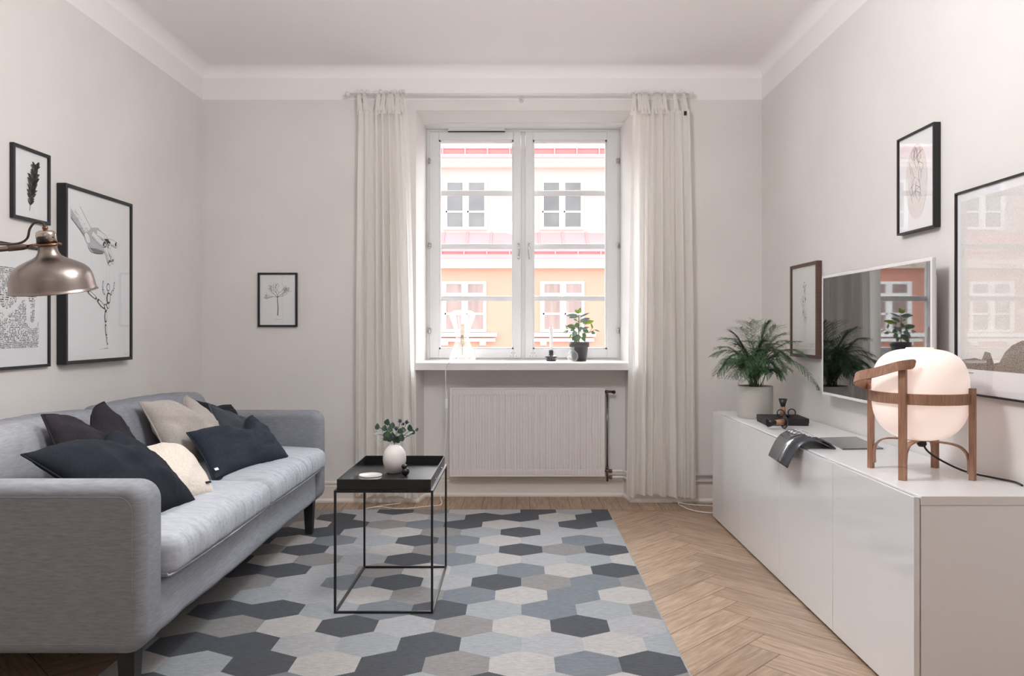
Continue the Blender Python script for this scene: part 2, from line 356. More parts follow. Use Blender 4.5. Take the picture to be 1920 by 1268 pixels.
# floor (parquet)
class Floor:
    def __init__(s): s.v = []; s.f = []; s.uv = []; s.c = []
    def plank(s, org, ux, L, W, bounds):
        uy = (-ux[1], ux[0]); g = .0011; c = (random.random(), random.random() * 20, random.random() * 20)
        P4 = [(a, b_) for a, b_ in ((g, g), (L - g, g), (L - g, W - g), (g, W - g))]
        w4 = [(org[0] + a * ux[0] + b_ * uy[0], org[1] + a * ux[1] + b_ * uy[1]) for a, b_ in P4]
        q = clip(w4, *bounds)
        if len(q) < 3: return
        o = len(s.v)
        for p in q:
            d = (p[0] - org[0], p[1] - org[1]); s.v.append((p[0], p[1], 0)); s.uv.append((d[0] * ux[0] + d[1] * ux[1], d[0] * uy[0] + d[1] * uy[1])); s.c.append(c)
        s.f.append(tuple(range(o, o + len(q))))
fl = Floor(); PL, PW = .5, .125; s2 = math.sqrt(.5); BY = 4.87
nn_ = 4; X0s = .925 - PL * s2
def hb_pt(a, b): return (X0s + (a - b) * s2 * PW, .08 + (a + b) * s2 * PW)
for m_ in range(-7, 7):
    for k in range(-70, 80):
        o1 = hb_pt(k + 2 * nn_ * m_, k)
        fl.plank(o1, (s2, s2), PL, PW, (XL, YF, XR, BY))
        o2 = hb_pt(k + nn_ + 1 + 2 * nn_ * m_, k - nn_ + 1)
        fl.plank(o2, (-s2, s2), PL, PW, (XL, YF, XR, BY))
y = 0; x = XL; random.seed(3)
fl.plank((XL, BY), (1, 0), XR - XL, .03, (XL, BY, XR, BY + .03))
while x < XR:
    wd = random.choice((.085, .1, .115, .125, .13)); fl.plank((x + wd, BY + .03), (0, 1), .8, wd, (XL, BY + .03, XR, YN + .03)); x += wd
me = bpy.data.meshes.new('floor'); me.from_pydata(fl.v, [], fl.f); me.materials.append(m_oak)
uvl = me.uv_layers.new(name='UVMap'); ca = me.color_attributes.new('rnd', 'FLOAT_COLOR', 'POINT')
for lp in me.loops: uvl.data[lp.index].uv = fl.uv[lp.vertex_index]
for i, c in enumerate(fl.c): ca.data[i].color = (*c, 1)
bm = bmesh.new(); bm.from_mesh(me)
for fc in bm.faces:
    if fc.normal.z < 0: fc.normal_flip()
bm.to_mesh(me); bm.free()
floor = bpy.data.objects.new('floor', me); COL.objects.link(floor); struct(floor, 'herringbone oak parquet floor')
b_ = MB().box(XL - .2, YF - .2, -.12, XR + .2, YW + .2, -.0006).obj('floor', m_joint); b_.parent = floor; b_.name = 'subfloor'
# walls
c_ = MB().box(XL - .2, YF - .2, 0, XL, YB + .6, ZC + .1).obj('wall_left', m_wall); struct(c_, 'left wall painted warm white')
c_ = MB().box(XR, YF - .2, 0, XR + .2, YB + .6, ZC + .1).obj('wall_right', m_wall); struct(c_, 'right wall painted warm white')
c_ = MB().box(XL - .2, YF - .2, ZC, XR + .2, YB + .6, ZC + .2).obj('ceiling', m_ceil); struct(c_, 'white ceiling')
# cove rounding
mb = MB(); rc = .07
def cove(a, b, n1, n2):  # quarter hollow between wall (n1 dir into room) and ceiling
    a = Vector(a); b = Vector(b); n1 = Vector(n1); pa = []; pb = []
    for i in range(9):
        t = i / 8 * PI / 2; off = n1 * (rc * (1 - math.cos(t))) + Vector((0, 0, -rc * (1 - math.sin(t))))
        pa.append(a + off); pb.append(b + off)
    mb.add(pa + pb, [(i, i + 1, 9 + i + 1, 9 + i) for i in range(8)], 0, True)
e = .0005
cove((XL + e, YF, ZC - e), (XL + e, YB, ZC - e), (1, 0, 0), 0); cove((XR - e, YF, ZC - e), (XR - e, YB, ZC - e), (-1, 0, 0), 0); cove((XL, YB - e, ZC - e), (XR, YB - e, ZC - e), (0, -1, 0), 0)
c_ = mb.obj('trim_1', m_ceil, recalc=False); struct(c_, 'plaster cove between walls and ceiling')
# back wall with window opening and radiator niche
WXL, WXR, WZT, SZ = -.682, .763, 2.605, .926
IXL, IXR, IZT = -.664, .734, 2.594
NXL, NXR = -.651, .735
mb = MB(); T = .15
mb.box(XL, YB, 0, WXL, YW + T, ZC); mb.box(WXR, YB, 0, XR, YW + T, ZC); mb.box(WXL, YB, WZT, WXR, YW + T, ZC)
mb.box(WXL, YN, 0, WXR, YW + T, SZ - .05)            # niche back
# splayed linings
mb.prism([(WXL, YB), (IXL, YW), (IXL, YW + T), (WXL, YW + T)], (SZ - .0, WZT)); mb.prism([(WXR, YB), (IXR, YW), (IXR, YW + T), (WXR, YW + T)], (SZ - .0, WZT))
mb.prism([(WXL, YB), (NXL, YN), (WXL, YN)], (0, SZ - .05)); mb.prism([(WXR, YB), (NXR, YN), (WXR, YN)], (0, SZ - .05))
mb.box(IXL - .02, YB + .3, IZT, IXR + .02, YW + T, WZT)
c_ = mb.obj('wall_back', m_wall); struct(c_, 'back wall with deep window recess and radiator niche')
# rear wall behind camera with a big opening to the daylight
mb = MB(); mb.box(XL, YF - .15, 0, XR, YF, ZC)
c_ = mb.obj('wall_front', m_wall); struct(c_, 'wall behind the camera')
# faint paint crack above left curtain & ceiling bits
# baseboards
def baseb(name, pts, label):
    mb = MB(); h = .135; t = .014
    prof = [(0, 0), (t + .014, 0), (t + .014, .012), (t + .006, .022), (t, .024), (t, h - .03), (t - .003, h - .026), (t - .003, h - .02), (t + .002, h - .014), (t + .002, h - .004), (t - .004, h), (0, h)]
    pts = [Vector((p[0], p[1], 0)) for p in pts]; k = len(pts); vs = []
    for i, p in enumerate(pts):
        d1 = (pts[i] - pts[i - 1]).normalized() if i else (pts[1] - pts[0]).normalized()
        d2 = (pts[i + 1] - pts[i]).normalized() if i < k - 1 else d1
        n1 = Vector((d1.y, -d1.x, 0)); n2 = Vector((d2.y, -d2.x, 0)); nn = (n1 + n2).normalized(); sc_ = 1 / max(.3, nn.dot(n1))
        for a, z in prof: vs.append(p + nn * a * sc_ + Vector((0, 0, z)))
    q = len(prof); fs = []
    for i in range(k - 1):
        for j in range(q - 1): fs.append((i * q + j, i * q + j + 1, (i + 1) * q + j + 1, (i + 1) * q + j))
    fs += [tuple(range(q)), tuple((k - 1) * q + j for j in range(q))]
    return struct(mb.add(vs, fs).obj(name, m_base), label)
baseb('baseboard_back', [(XL, YB), (WXL, YB), (NXL, YN), (NXR, YN), (WXR, YB), (XR, YB)], 'baseboard along the back wall and into the niche')
baseb('baseboard_right', [(XR, YB), (XR, YF)], 'baseboard along the right wall')
baseb('baseboard_left', [(XL, YF), (XL, YB)], 'baseboard along the left wall')
# window sill
c_ = MB().box(WXL - .003, YB - .035, SZ - .05, WXR + .003, YW + .03, SZ).obj('window_sill', m_white, bevel=.004); struct(c_, 'white window sill board'); c_.name = 'trim_2'

# ================================================================ window
win = sempty('window_1', 'white casement window with two sashes', (0, 0, 0))
def rect_frame(mb, x0, z0, x1, z1, ix0, iz0, ix1, iz1, y0, y1):
    mb.box(x0, y0, z0, ix0, y1, z1); mb.box(ix1, y0, z0, x1, y1, z1); mb.box(ix0, y0, iz1, ix1, y1, z1); mb.box(ix0, y0, z0, ix1, y1, iz0)
mb = MB(); rect_frame(mb, IXL, SZ, IXR, IZT, -.640, .937, .717, 2.577, YW - .004, YW + .10); mb.box(.0195, YW + .004, .937, .0495, YW + .1, 2.577)
mb.obj('window_frame', m_winwhite, win, bevel=.003)
def sash(x0, x1, gx0, gx1, hx, sgn):
    z0, z1, gz0, gz1 = .9395, 2.575, 1.003, 2.517
    mb = MB(); y0 = YW - .014; y1 = YW + .030
    mb.box(x0, y0, z0, gx0, y1, z1); mb.box(gx1, y0, z0, x1, y1, z1); mb.box(gx0, y0 + .0006, gz1, gx1, y1, z1); mb.box(gx0, y0 + .0006, z0, gx1, y1, gz0)
    s = mb.obj('inner_sash', m_winwhite, win, bevel=.003)
    mb = MB(); g = .012; mb.box(gx0, y0 + .012, gz0, gx0 + g, y1, gz1); mb.box(gx1 - g, y0 + .012, gz0, gx1, y1, gz1); mb.box(gx0, y0 + .012, gz0, gx1, y1, gz0 + g); mb.box(gx0, y0 + .012, gz1 - g, gx1, y1, gz1)
    mb.obj('glazing_bead', m_winwhite, s)
    MB().box(gx0, y1 - .012, gz0, gx1, y1 - .008, gz1).obj('glass', m_glass, s)
    # outer sash with three glazing bars
    mb = MB(); yo = YW + .052; y2 = YW + .085; k = .003903
    rect_frame(mb, x0 + .002, z0, x1 - .002, z1, gx0 + .006, gz0 + .012, gx1 - .006, gz1 - .006, yo, y2)
    for py in (362, 462, 560): zc = CH + (CY - py) * k; mb.box(gx0 + .006, yo + .003, zc - .018, gx1 - .006, y2, zc + .018)
    so = mb.obj('outer_sash', m_winwhite, win, bevel=.003)
    MB().box(gx0, y2 - .014, gz0, gx1, y2 - .010, gz1).obj('glass', m_glass, so)
    # handle
    zc = 1.715; mb = MB(); mb.box(hx - .010, y0 - .005, zc - .062, hx + .010, y0, zc + .062)
    h = mb.obj('window_handle', m_winwhite, s, bevel=.003)
    mb = MB(); mb.tube(spline([(hx, y0 - .004, zc + .045), (hx, y0 - .03, zc + .035), (hx - .004 * sgn, y0 - .034, zc), (hx, y0 - .03, zc - .04), (hx, y0 - .012, zc - .055)], 6), [.005] * 25, 8)
    mb.sphere((hx, y0 - .006, zc + .045), .009, 12); mb.obj('lever', m_chrome, h)
    # hinges
    for zc in (CH + (CY - 303) * .003862, CH + (CY - 461) * .003862, CH + (CY - 620) * .003862):
        xx = x0 - .004 if sgn < 0 else x1 + .004
        mb = MB(); mb.tube([(xx, y0 - .004, zc - .02), (xx, y0 - .004, zc + .02)], .0065, 10); mb.tube([(xx, y0 - .004, zc - .003), (xx, y0 - .004, zc + .003)], .009, 10); mb.box(xx, y0 - .006, zc - .016, xx - sgn * .016, y0 - .001, zc + .016)
        mb.obj('hinge', m_chrome, s)
    # screws on bottom rail
    mb = MB(); cx = (x1 - .055 if sgn < 0 else x0 + .055)
    for dx in (-.022, .022):
        for dz in (.012, -.012): mb.sphere((cx + dx * (1 if dz < 0 else .5), y0 - .0005, .965 + dz), .0028, 8)
    mb.obj('screw', m_copper, s)
sash(-.641, .0185, -.575, -.035, .0, -1)
sash(.0505, .718, .104, .641, .078, 1)
mb = MB(); a = P(840, 237, 5.57); b2 = P(947, 246, 5.57); mb.box(a.x, 5.566, b2.z, b2.x, 5.592, a.z)
v = mb.obj('vent_cover', M('grey_vent_plastic', C3(205, 201, 200), .4), win, bevel=.002)
mb = MB(); mb.box(a.x + .012, 5.564, b2.z + .010, b2.x - .012, 5.5665, a.z - .008); mb.obj('vent_slot', m_winwhite, v)
mb = MB(); mb.box(a.x, 5.5655, b2.z - .004, b2.x, 5.592, b2.z - .0005); mb.obj('vent_flap', m_dark, v)
mb = MB(); mb.box(a.x, 5.5655, a.z + .0005, b2.x, 5.585, a.z + .0035); mb.obj('vent_lip', m_dark, v)

# ================================================================ house across the street
hb = thing('apartment_building', 'orange and peach plaster house with pink metal roofs, seen through the window', 'building', (0, 20, -7))
def hp(o): o.parent = hb; o.matrix_parent_inverse = Matrix.Translation((0, -20, 7)); return o
YL, YU = 20.0, 20.4; HX0, HX1 = -19.0, 14.0
def zpx(py, Y): return CH + (CY - py) * Y / F
cols = [-1.407 + 2.54 * k for k in range(-6, 5)]
mb = MB(); mb.box(HX0, YL, -7, HX1, YL + 8, 2.72); hp(mb.obj('lower_wall', m_facL))
mb = MB(); mb.box(HX0, YU, 2.72, HX1, YU + 7.6, 5.6); hp(mb.obj('upper_wall', m_facU))
def roof(name, y_front, y_back, z_low, z_high):
    mb = MB(); mb.add([(HX0, y_front, z_low), (HX1, y_front, z_low), (HX1, y_back, z_high), (HX0, y_back, z_high), (HX0, y_front, z_low - .05), (HX1, y_front, z_low - .05), (HX1, y_back, z_high - .05), (HX0, y_back, z_high - .05)],
                      [(0, 1, 2, 3), (7, 6, 5, 4), (0, 4, 5, 1), (1, 5, 6, 2), (2, 6, 7, 3), (3, 7, 4, 0)])
    x = HX0 + .3
    while x < HX1:
        mb.add([(x, y_front, z_low), (x + .03, y_front, z_low), (x + .03, y_back, z_high), (x, y_back, z_high), (x, y_front, z_low + .035), (x + .03, y_front, z_low + .035), (x + .03, y_back, z_high + .035), (x, y_back, z_high + .035)],
               [(4, 5, 6, 7), (0, 1, 5, 4), (1, 2, 6, 5), (3, 0, 4, 7)]); x += .62
    return hp(mb.obj(name, m_redm, recalc=True))
roof('roof', YU - .35, YU + 5, zpx(275, YU - .35), zpx(275, YU - .35) + 2.6)
roof('skirt_roof', YL - .35, YU + .02, zpx(468, YL - .35), zpx(436, YU))
def eaves(yw, py0, py1, py2, py3, wallY, dent):
    Yf = yw
    z0, z1, z2, z3 = (zpx(p, Yf) for p in (py0, py1, py2, py3))
    mb = MB(); mb.box(HX0, Yf + .03, z1, HX1, wallY + .02, z0); g = hp(mb.obj('gutter', m_redd))
    x = HX0 + .2
    while x < HX1: MB().box(x, Yf - .01, z1, x + .035, Yf + .03, z0).obj('gutter_bracket', m_redm, g); x += .58
    mb = MB(); mb.box(HX0, Yf - .03, z2, HX1, wallY + .02, z1); hp(mb.obj('drip_flashing', m_redm))
    mb = MB(); mb.box(HX0, Yf + .04, z3, HX1, wallY + .02, z2); mb.box(HX0, Yf + .16, z3 - .09, HX1, wallY + .02, z3); cn = hp(mb.obj('cornice', m_facC))
    if dent:
        x = HX0 + .1
        while x < HX1: MB().box(x, Yf + .1, z3 - .07, x + .34, Yf + .3, z3 - .002).obj('cornice_block', m_facC, cn); x += 1.15
eaves(YL - .35, 468, 477, 485, 495, YL, True)
eaves(YU - .35, 276, 289, 296, 303, YU, False)
def hwin(xc, z0, z1, Yw, w, pm, sill):
    mb = MB(); x0 = xc - w / 2; x1 = xc + w / 2; f_ = .07
    rect_frame(mb, x0, z0, x1, z1, x0 + f_, z0 + f_, x1 - f_, z1 - f_, Yw - .05, Yw + .05)
    mb.box(xc - .06, Yw - .06, z0 + f_, xc + .06, Yw + .04, z1 - f_); hgt = z1 - z0
    zt = z1 - hgt * .27; mb.box(x0 + f_, Yw - .055, zt - .05, x1 - f_, Yw + .04, zt + .05)
    zm = z0 + hgt * .36; mb.box(x0 + f_, Yw - .045, zm - .025, x1 - f_, Yw + .04, zm + .025)
    for s_ in (-1, 1): mb.box(xc + s_ * (w / 4) - w / 4 + (.06 if s_ > 0 else f_), Yw - .045, z0 + f_, xc + s_ * (w / 4) - w / 4 + (.1 if s_ > 0 else f_ + .04), Yw + .03, z1 - f_)
    o = hp(mb.obj('window', m_facW))
    p_ = MB().box(x0 + .02, Yw - .03, z0 + .02, x1 - .02, Yw - .005, z1 - .02).obj('pane', pm, o)
    if sill:
        mb = MB(); mb.box(x0 - .28, Yw - .2, z0 - .12, x1 + .28, Yw + .02, z0 - .02); mb.box(x0 - .24, Yw - .14, z0 - .24, x1 + .24, Yw + .02, z0 - .16); mb.box(x0 + .0, Yw - .12, z0 - .34, x0 + .16, Yw + .02, z0 - .24); mb.box(x1 - .16, Yw - .12, z0 - .34, x1, Yw + .02, z0 - .24)
        mb.obj('sill', m_facW, o)
for i, xc in enumerate(cols):
    hwin(xc, zpx(431, YU), zpx(338, YU), YU, 1.16, m_pane, False)
    hwin(xc, zpx(623, YL), zpx(528, YL), YL, 1.14, m_pane2, True)
c_ = MB().box(-40, 6.2, -7.2, 40, 60, -7.0).obj('street', m_street); struct(c_, 'street below')

# ================================================================ curtains and rod
rz = P(0, 177, 5.06).z; ry = 5.06
rod = thing('curtain_rod', 'long thin white curtain rod with ball ends above the window', 'curtain rod', (0, ry, rz))
mb = MB(); xa, xb = P(652, 0, ry).x, P(1296, 0, ry).x; mb.tube([(xa, 0, 0), (xb, 0, 0)], .0085, 12); mb.obj('pole', m_white, rod)
for x_ in (xa, xb): MB().sphere((x_, 0, 0), .018, 16).obj('finial', m_white, rod)
for x_ in (P(676, 0, ry).x, P(1290, 0, ry).x, .02):
    mb = MB(); mb.tube([(x_, 0, -.012), (x_, YB - ry, -.012)], .005, 8); mb.tube([(x_, YB - ry - .006, -.012), (x_, YB - ry, -.012)], .018, 16); mb.obj('bracket', m_white, rod)
def curtain(label, xt0, xt1, xb0, xb1, ties, seed, tagx=None):
    t = thing('linen_curtain', label, 'curtain', ((P((xt0 + xt1) / 2, 0, ry).x), ry, 0), group='tie-top linen curtains')
    ox = t.location.x; nx, nzv = 220, 60; mb = MB(); vs = []
    zt = P(0, 207, ry).z; zb = .055
    X = lambda px: (px - CX) * ry / F - ox
    rnd = random.Random(seed); ph = [rnd.uniform(0, 6.28) for _ in range(8)]
    for j in range(nzv + 1):
        t_ = j / nzv; z = zt + (zb - zt) * t_
        sm = t_ ** .7
        a0 = X(xt0) + (X(xb0) - X(xt0)) * sm; a1 = X(xt1) + (X(xb1) - X(xt1)) * sm
        for i in range(nx + 1):
            u = i / nx
            uu = u + .02 * math.sin(9 * u + ph[0] + t_ * 1.0) + .008 * math.sin(23 * u + ph[3])
            x = a0 + (a1 - a0) * u + .004 * math.sin(u * 60 + ph[1] + 2 * t_)
            amp = (.019 + .019 * min(1, t_ * 2.2)) * (.65 + .6 * noise.noise((u * 5 + seed, t_ * 1.5, 0)) + .2)
            yy = amp * math.sin(2 * PI * 6.5 * uu + ph[1] + .6 * math.sin(2.2 * t_ + ph[2])) + .010 * math.sin(2 * PI * 15 * uu + ph[4] + t_ * 2) * (.5 + t_ * .5) + .006 * noise.noise((u * 14 + seed, t_ * 9, 3))
            topwave = (-.010 * abs(math.sin(u * len(ties) * PI))) if j == 0 else 0
            hem = (.012 * noise.noise((u * 6 + seed, 0, 0)) + .01 * math.sin(u * 5)) if j >= nzv - 2 else 0
            zz = z + topwave * 1.4 + hem + ((noise.noise((u * 7, 5, seed)) * .03) if j == nzv else 0)
            vs.append((x, yy - .01, zz))
    fs = [(j * (nx + 1) + i, j * (nx + 1) + i + 1, (j + 1) * (nx + 1) + i + 1, (j + 1) * (nx + 1) + i) for j in range(nzv) for i in range(nx)]
    mb.add(vs, fs, 0, True); drape = mb.obj('drape', [m_curt], t)
    # heading band
    mb = MB(); vs2 = []
    for j in range(3):
        for i in range(nx + 1):
            v0 = vs[(0 if j == 0 else j) * (nx + 1) + i]; vs2.append((v0[0], v0[1] - .004, v0[2] + (.001 if j == 0 else 0)))
    mb.add(vs2, [(j * (nx + 1) + i, j * (nx + 1) + i + 1, (j + 1) * (nx + 1) + i + 1, (j + 1) * (nx + 1) + i) for j in range(2) for i in range(nx)], 0, True); mb.obj('heading_band', m_curt, t)
    zr = rz
    for tp in ties:
        x = X(tp); xe = X(tp + rnd.uniform(-3, 3)); mb = MB()
        for sgn in (-1, 1):
            pts = spline([(x + sgn * .014, -.012 * sgn - .01, zt - .03), (x + sgn * .006, -.014, zt + .03), (xe + sgn * .003, -.012, zr - .01), (xe, -.013, zr + .004), (xe, 0, zr + .012)], 4)
            mb.strip(pts, [.016 + .0 * i for i in range(len(pts))], .0015, (1, 0, 0))
        for sgn in (-1, 1):
            L = rnd.uniform(.02, .045); mb.strip(spline([(xe, -.014, zr + .008), (xe + sgn * L * .5, -.022, zr + .02 + rnd.uniform(-.01, .01)), (xe + sgn * L, -.02, zr - rnd.uniform(-.01, .03))], 4), .009, .0015, (0, .2, 1))
        mb.sphere((xe, -.015, zr + .008), .009, 10, 0, (1, .8, .8)); mb.obj('tie', m_curt_hem, t)
    if tagx:
        p0 = P(tagx[0] - 2.5, tagx[1] - 4, ry - .05); p1 = P(tagx[0] + 2.5, tagx[1] + 4, ry - .05)
        MB().box(p0.x - ox, -.058, p1.z, p1.x - ox, -.055, p0.z).obj('fabric_label', m_black, t)
    return t
curtain('long white linen curtain hanging left of the window, behind the side table', 675, 762, 668, 783, [675, 686, 709, 718, 728, 736, 745, 753, 758], 3)
curtain('long white linen curtain hanging right of the window, beside the radiator valve', 1186, 1291, 1177, 1303, [1188, 1200, 1207, 1213, 1226, 1232, 1238, 1246, 1267, 1284], 9, (1284.5, 213))

# ================================================================ radiator
rx0, rx1 = P(843, 0, 5.24).x, P(1134, 0, 5.24).x; rzt, rzb = P(0, 727, 5.24).z, P(0, 894, 5.24).z
rad = thing('radiator', 'white ribbed panel radiator below the window sill', 'radiator', ((rx0 + rx1) / 2, 5.28, 0))
ox = rad.location.x; hw = (rx1 - rx0) / 2; y0 = 5.235 - 5.28
mb = MB(); N = 26; vs = []; fs = []; x = -hw + .016; wr_ = (2 * hw - .032) / N
pr = []
for i in range(N):
    a = x + i * wr_; pr += [(a, 0), (a + wr_ * .08, .011), (a + wr_ * .16, .011), (a + wr_ * .26, -.001), (a + wr_ * .60, -.001), (a + wr_ * .64, .003), (a + wr_ * .70, .003), (a + wr_ * .74, -.0005), (a + wr_ * .95, -.0005)]
pr.append((hw - .016, 0)); q = len(pr); z1, z0 = rzt - .052, rzb + .050
mb.add([(a, y0 + .003 + d, z1) for a, d in pr] + [(a, y0 + .003 + d, z0) for a, d in pr], [(i, i + 1, q + i + 1, q + i) for i in range(q - 1)])
mb.box(-hw, y0 + .010, rzb, hw, y0 + .055, rzt)
mb.box(-hw, y0 - .001, rzb, -hw + .016, y0 + .02, rzt); mb.box(hw - .016, y0 - .001, rzb, hw, y0 + .02, rzt)
mb.box(-hw + .0159, y0 - .001, rzt - .012, hw - .0159, y0 + .02, rzt); mb.box(-hw + .0159, y0 - .001, rzb, hw - .0159, y0 + .02, rzb + .010)
mb.box(-hw + .0159, y0 + .003, rzt - .052, hw - .0159, y0 + .02, rzt - .012); mb.box(-hw + .0159, y0 + .003, rzb + .010, hw - .0159, y0 + .02, rzb + .050)
pn = mb.obj('panel', m_rad, rad, bevel=.0015)
for zc, zd in ((rzt - .032, .013), (rzb + .030, .014)):
    mb = MB(); k = 0; x = -hw + .024
    while x < hw - .03: mb.box(x, y0 - .0015, zc - zd, x + .011, y0 + .006, zc + zd); x += .0205
    mb.obj('embossed_border', m_rad, pn, bevel=.002)
vx = P(1139, 0, 5.26).x - ox
mb = MB(); zt_ = P(0, 735, 5.26).z; zb_ = P(0, 884, 5.26).z
mb.tube([(hw - .002, -.01, zt_), (hw + .05, -.01, zt_)], [.009, .009], 10); mb.tube([(hw + .01, -.01, zt_), (hw + .022, -.01, zt_)], .013, 6)
mb.tube([(vx, -.01, zt_), (vx, -.01, zt_ - .035)], .008, 10); mb.obj('supply_valve', m_valve, rad)
mb = MB(); mb.tube([(hw + .048, -.01, zt_), (hw + .065, -.01, zt_ - .003), (hw + .075, -.01, zt_ - .003)], [.007, .014, .009], 10); mb.obj('valve_knob', m_black, rad)
mb = MB(); mb.tube([(vx, -.01, zt_ - .03), (vx, -.01, zb_)], .006, 10); mb.obj('riser_pipe', M('worn_chrome_pipe', C3(120, 122, 124), .25, .9), rad)
mb = MB()
for dz in (0, -.042):
    mb.tube([(vx - .02 if dz == 0 else vx, -.01, zb_ + dz), (vx + .03, -.01, zb_ + dz)], .007, 10); mb.tube([(vx + .014, -.01, zb_ + dz), (vx + .032, -.01, zb_ + dz)], .014, 6)
mb.tube([(hw - .004, -.01, zb_ + .0), (vx, -.01, zb_)], .007, 8); mb.tube([(vx, -.01, zb_ + .03), (vx, -.01, zb_ - .07)], .007, 10); mb.tube([(vx, -.01, zb_ + .012), (vx, -.01, zb_ + .028)], .011, 6)
mb.obj('return_valve', m_valve, rad)
for dz, nm in ((0, 0), (-.042, 1)):
    z_ = zb_ + dz; pts = spline([(vx + .03, -.01, z_), (NXR - ox - .03, -.01, z_), (NXR - ox - .012, -.03, z_), (WXR - ox - .01, YB - 5.28 - .02, z_), (WXR - ox + .03, YB - 5.28 - .022, z_)], 5) + [Vector((XR - ox - .02, YB - 5.28 - .022, z_))]
    pipe = MB().tube([p + Vector((ox, 5.28, 0)) for p in pts], .0085, 10).obj('heating_pipe', m_white); tag(pipe, ('upper' if nm == 0 else 'lower') + ' of two white heating pipes running from the radiator valve along the back wall', 'pipe', 'white heating pipes')
for s_ in (-1, 1): MB().box(s_ * hw * .7 - .015, y0 + .05, rzb + .1, s_ * hw * .7 + .015, YN - 5.28 - .001, rzt - .1).obj('wall_bracket', m_rad, rad)

# ================================================================ rug
rug_rows = { -1: {-11: 'T', -9: 'G', -7: 'D', -5: 'T', -3: 'W', -1: 'G', 1: 'D', 3: 'L', 5: 'D'},
 0: {-12: 'T', -10: 'D', -8: 'G', -6: 'W', -4: 'L', -2: 'D', 0: 'D', 2: 'W', 4: 'D'},
 1: {-13: 'T', -11: 'W', -9: 'D', -7: 'T', -5: 'M', -3: 'D', -1: 'W', 1: 'G', 3: 'D', 5: 'L'},
 2: {-12: 'D', -10: 'D', -8: 'G', -6: 'W', -4: 'T', -2: 'L', 0: 'D', 2: 'G', 4: 'G'},  # first cell is dark yarn standing in for the sofa's shade
 3: {-13: 'D', -11: 'W', -9: 'M', -7: 'L', -5: 'D', -3: 'M', -1: 'W', 1: 'G', 3: 'M', 5: 'L'},
 4: {-12: 'T', -10: 'D', -8: 'G', -6: 'W', -4: 'T', -2: 'L', 0: 'D', 2: 'T', 4: 'D'},
 5: {-13: 'D', -11: 'W', -9: 'T', -7: 'L', -5: 'D', -3: 'M', -1: 'W', 1: 'G', 3: 'L', 5: 'W'},
 6: {-12: 'D', -10: 'D', -8: 'G', -6: 'T', -4: 'W', -2: 'L', 0: 'M', 2: 'W', 4: 'D'},
 7: {-13: 'T', -11: 'T', -9: 'G', -7: 'M', -5: 'D', -3: 'G', -1: 'D', 1: 'T', 3: 'M', 5: 'T'},
 8: {-12: 'T', -10: 'L', -8: 'G', -6: 'W', -4: 'T', -2: 'M', 0: 'W', 2: 'M', 4: 'W'},
 9: {-13: 'T', -11: 'D', -9: 'D', -7: 'L', -5: 'M', -3: 'D', -1: 'L', 1: 'M', 3: 'L', 5: 'T'},
 10: {-12: 'T', -10: 'T', -8: 'W', -6: 'D', -4: 'G', -2: 'T', 0: 'W', 2: 'D', 4: 'G'},
 11: {-13: 'L', -11: 'D', -9: 'D', -7: 'G', -5: 'L', -3: 'D', -1: 'L', 1: 'G', 3: 'W', 5: 'L'},
 12: {-12: 'W', -10: 'L', -8: 'D', -6: 'W', -4: 'D', -2: 'T', 0: 'W', 2: 'M', 4: 'D'},
 13: {-13: 'T', -11: 'D', -9: 'G', -7: 'M', -5: 'D', -3: 'L', -1: 'D', 1: 'G', 3: 'W', 5: 'T'}}
RX0, RX1, RY0, RY1 = -1.385, .567, 1.89, 4.89; RZ = .008
mb = MB(); keys = list(RUGM); rr = random.Random(5)
for r_ in range(-1, 18):
    Yc = 4.688 - .1715 * r_
    for h in range(-15, 8):
        if (h % 2) != (r_ % 2): continue
        Xc = .012 + .1115 * h; c = rug_rows.get(r_, {}).get(h) or rr.choice(keys)
        W2, A, B_ = .1115, .1145, .057
        hexa = [(Xc, Yc + A), (Xc - W2, Yc + B_), (Xc - W2, Yc - B_), (Xc, Yc - A), (Xc + W2, Yc - B_), (Xc + W2, Yc + B_)]
        # serrated slanted edges as woven steps
        out = []
        for i in range(6):
            a = hexa[i]; b2 = hexa[(i + 1) % 6]
            if abs(a[0] - b2[0]) < 1e-6: out.append(a); continue
            # stair steps are anchored in world so neighbours share them
            n_ = 13
            for k in range(n_):
                t0 = k / n_; xa_ = a[0] + (b2[0] - a[0]) * t0; ya_ = a[1] + (b2[1] - a[1]) * t0
                xb_ = a[0] + (b2[0] - a[0]) * (k + 1) / n_
                tm = (k + .5) / n_; ym = a[1] + (b2[1] - a[1]) * tm; am = .0028
                out.append((xa_, ya_)); out.append((a[0] + (b2[0] - a[0]) * (k + .5) / n_, ym + am))
        out = [p for p in out]
        q = clip(out[::1], RX0, RY0, RX1, RY1)
        if len(q) < 3: continue
        mb.poly([(p[0], p[1], RZ) for p in q], keys.index(c))
mb.quad((RX0, RY0, .001), (RX1, RY0, .001), (RX1, RY0, RZ), (RX0, RY0, RZ), 2); mb.quad((RX1, RY0, .001), (RX1, RY1, .001), (RX1, RY1, RZ), (RX1, RY0, RZ), 3)
mb.quad((RX1, RY1, .001), (RX0, RY1, .001), (RX0, RY1, RZ), (RX1, RY1, RZ), 2); mb.quad((RX0, RY1, .001), (RX0, RY0, .001), (RX0, RY0, RZ), (RX0, RY1, RZ), 2)
mb.quad((RX0, RY0, .001), (RX1, RY0, .001), (RX1, RY1, .001), (RX0, RY1, .001), 2)
for v0, v1 in (((RX1 - .004, RY0, RZ + .0005), (RX1 + .004, RY1, RZ + .0005)), ): mb.box(RX1 - .003, RY0, .001, RX1 + .002, RY1, RZ + .001, 3)
rug = mb.obj('woven_rug', [RUGM[k] for k in keys], recalc=False)
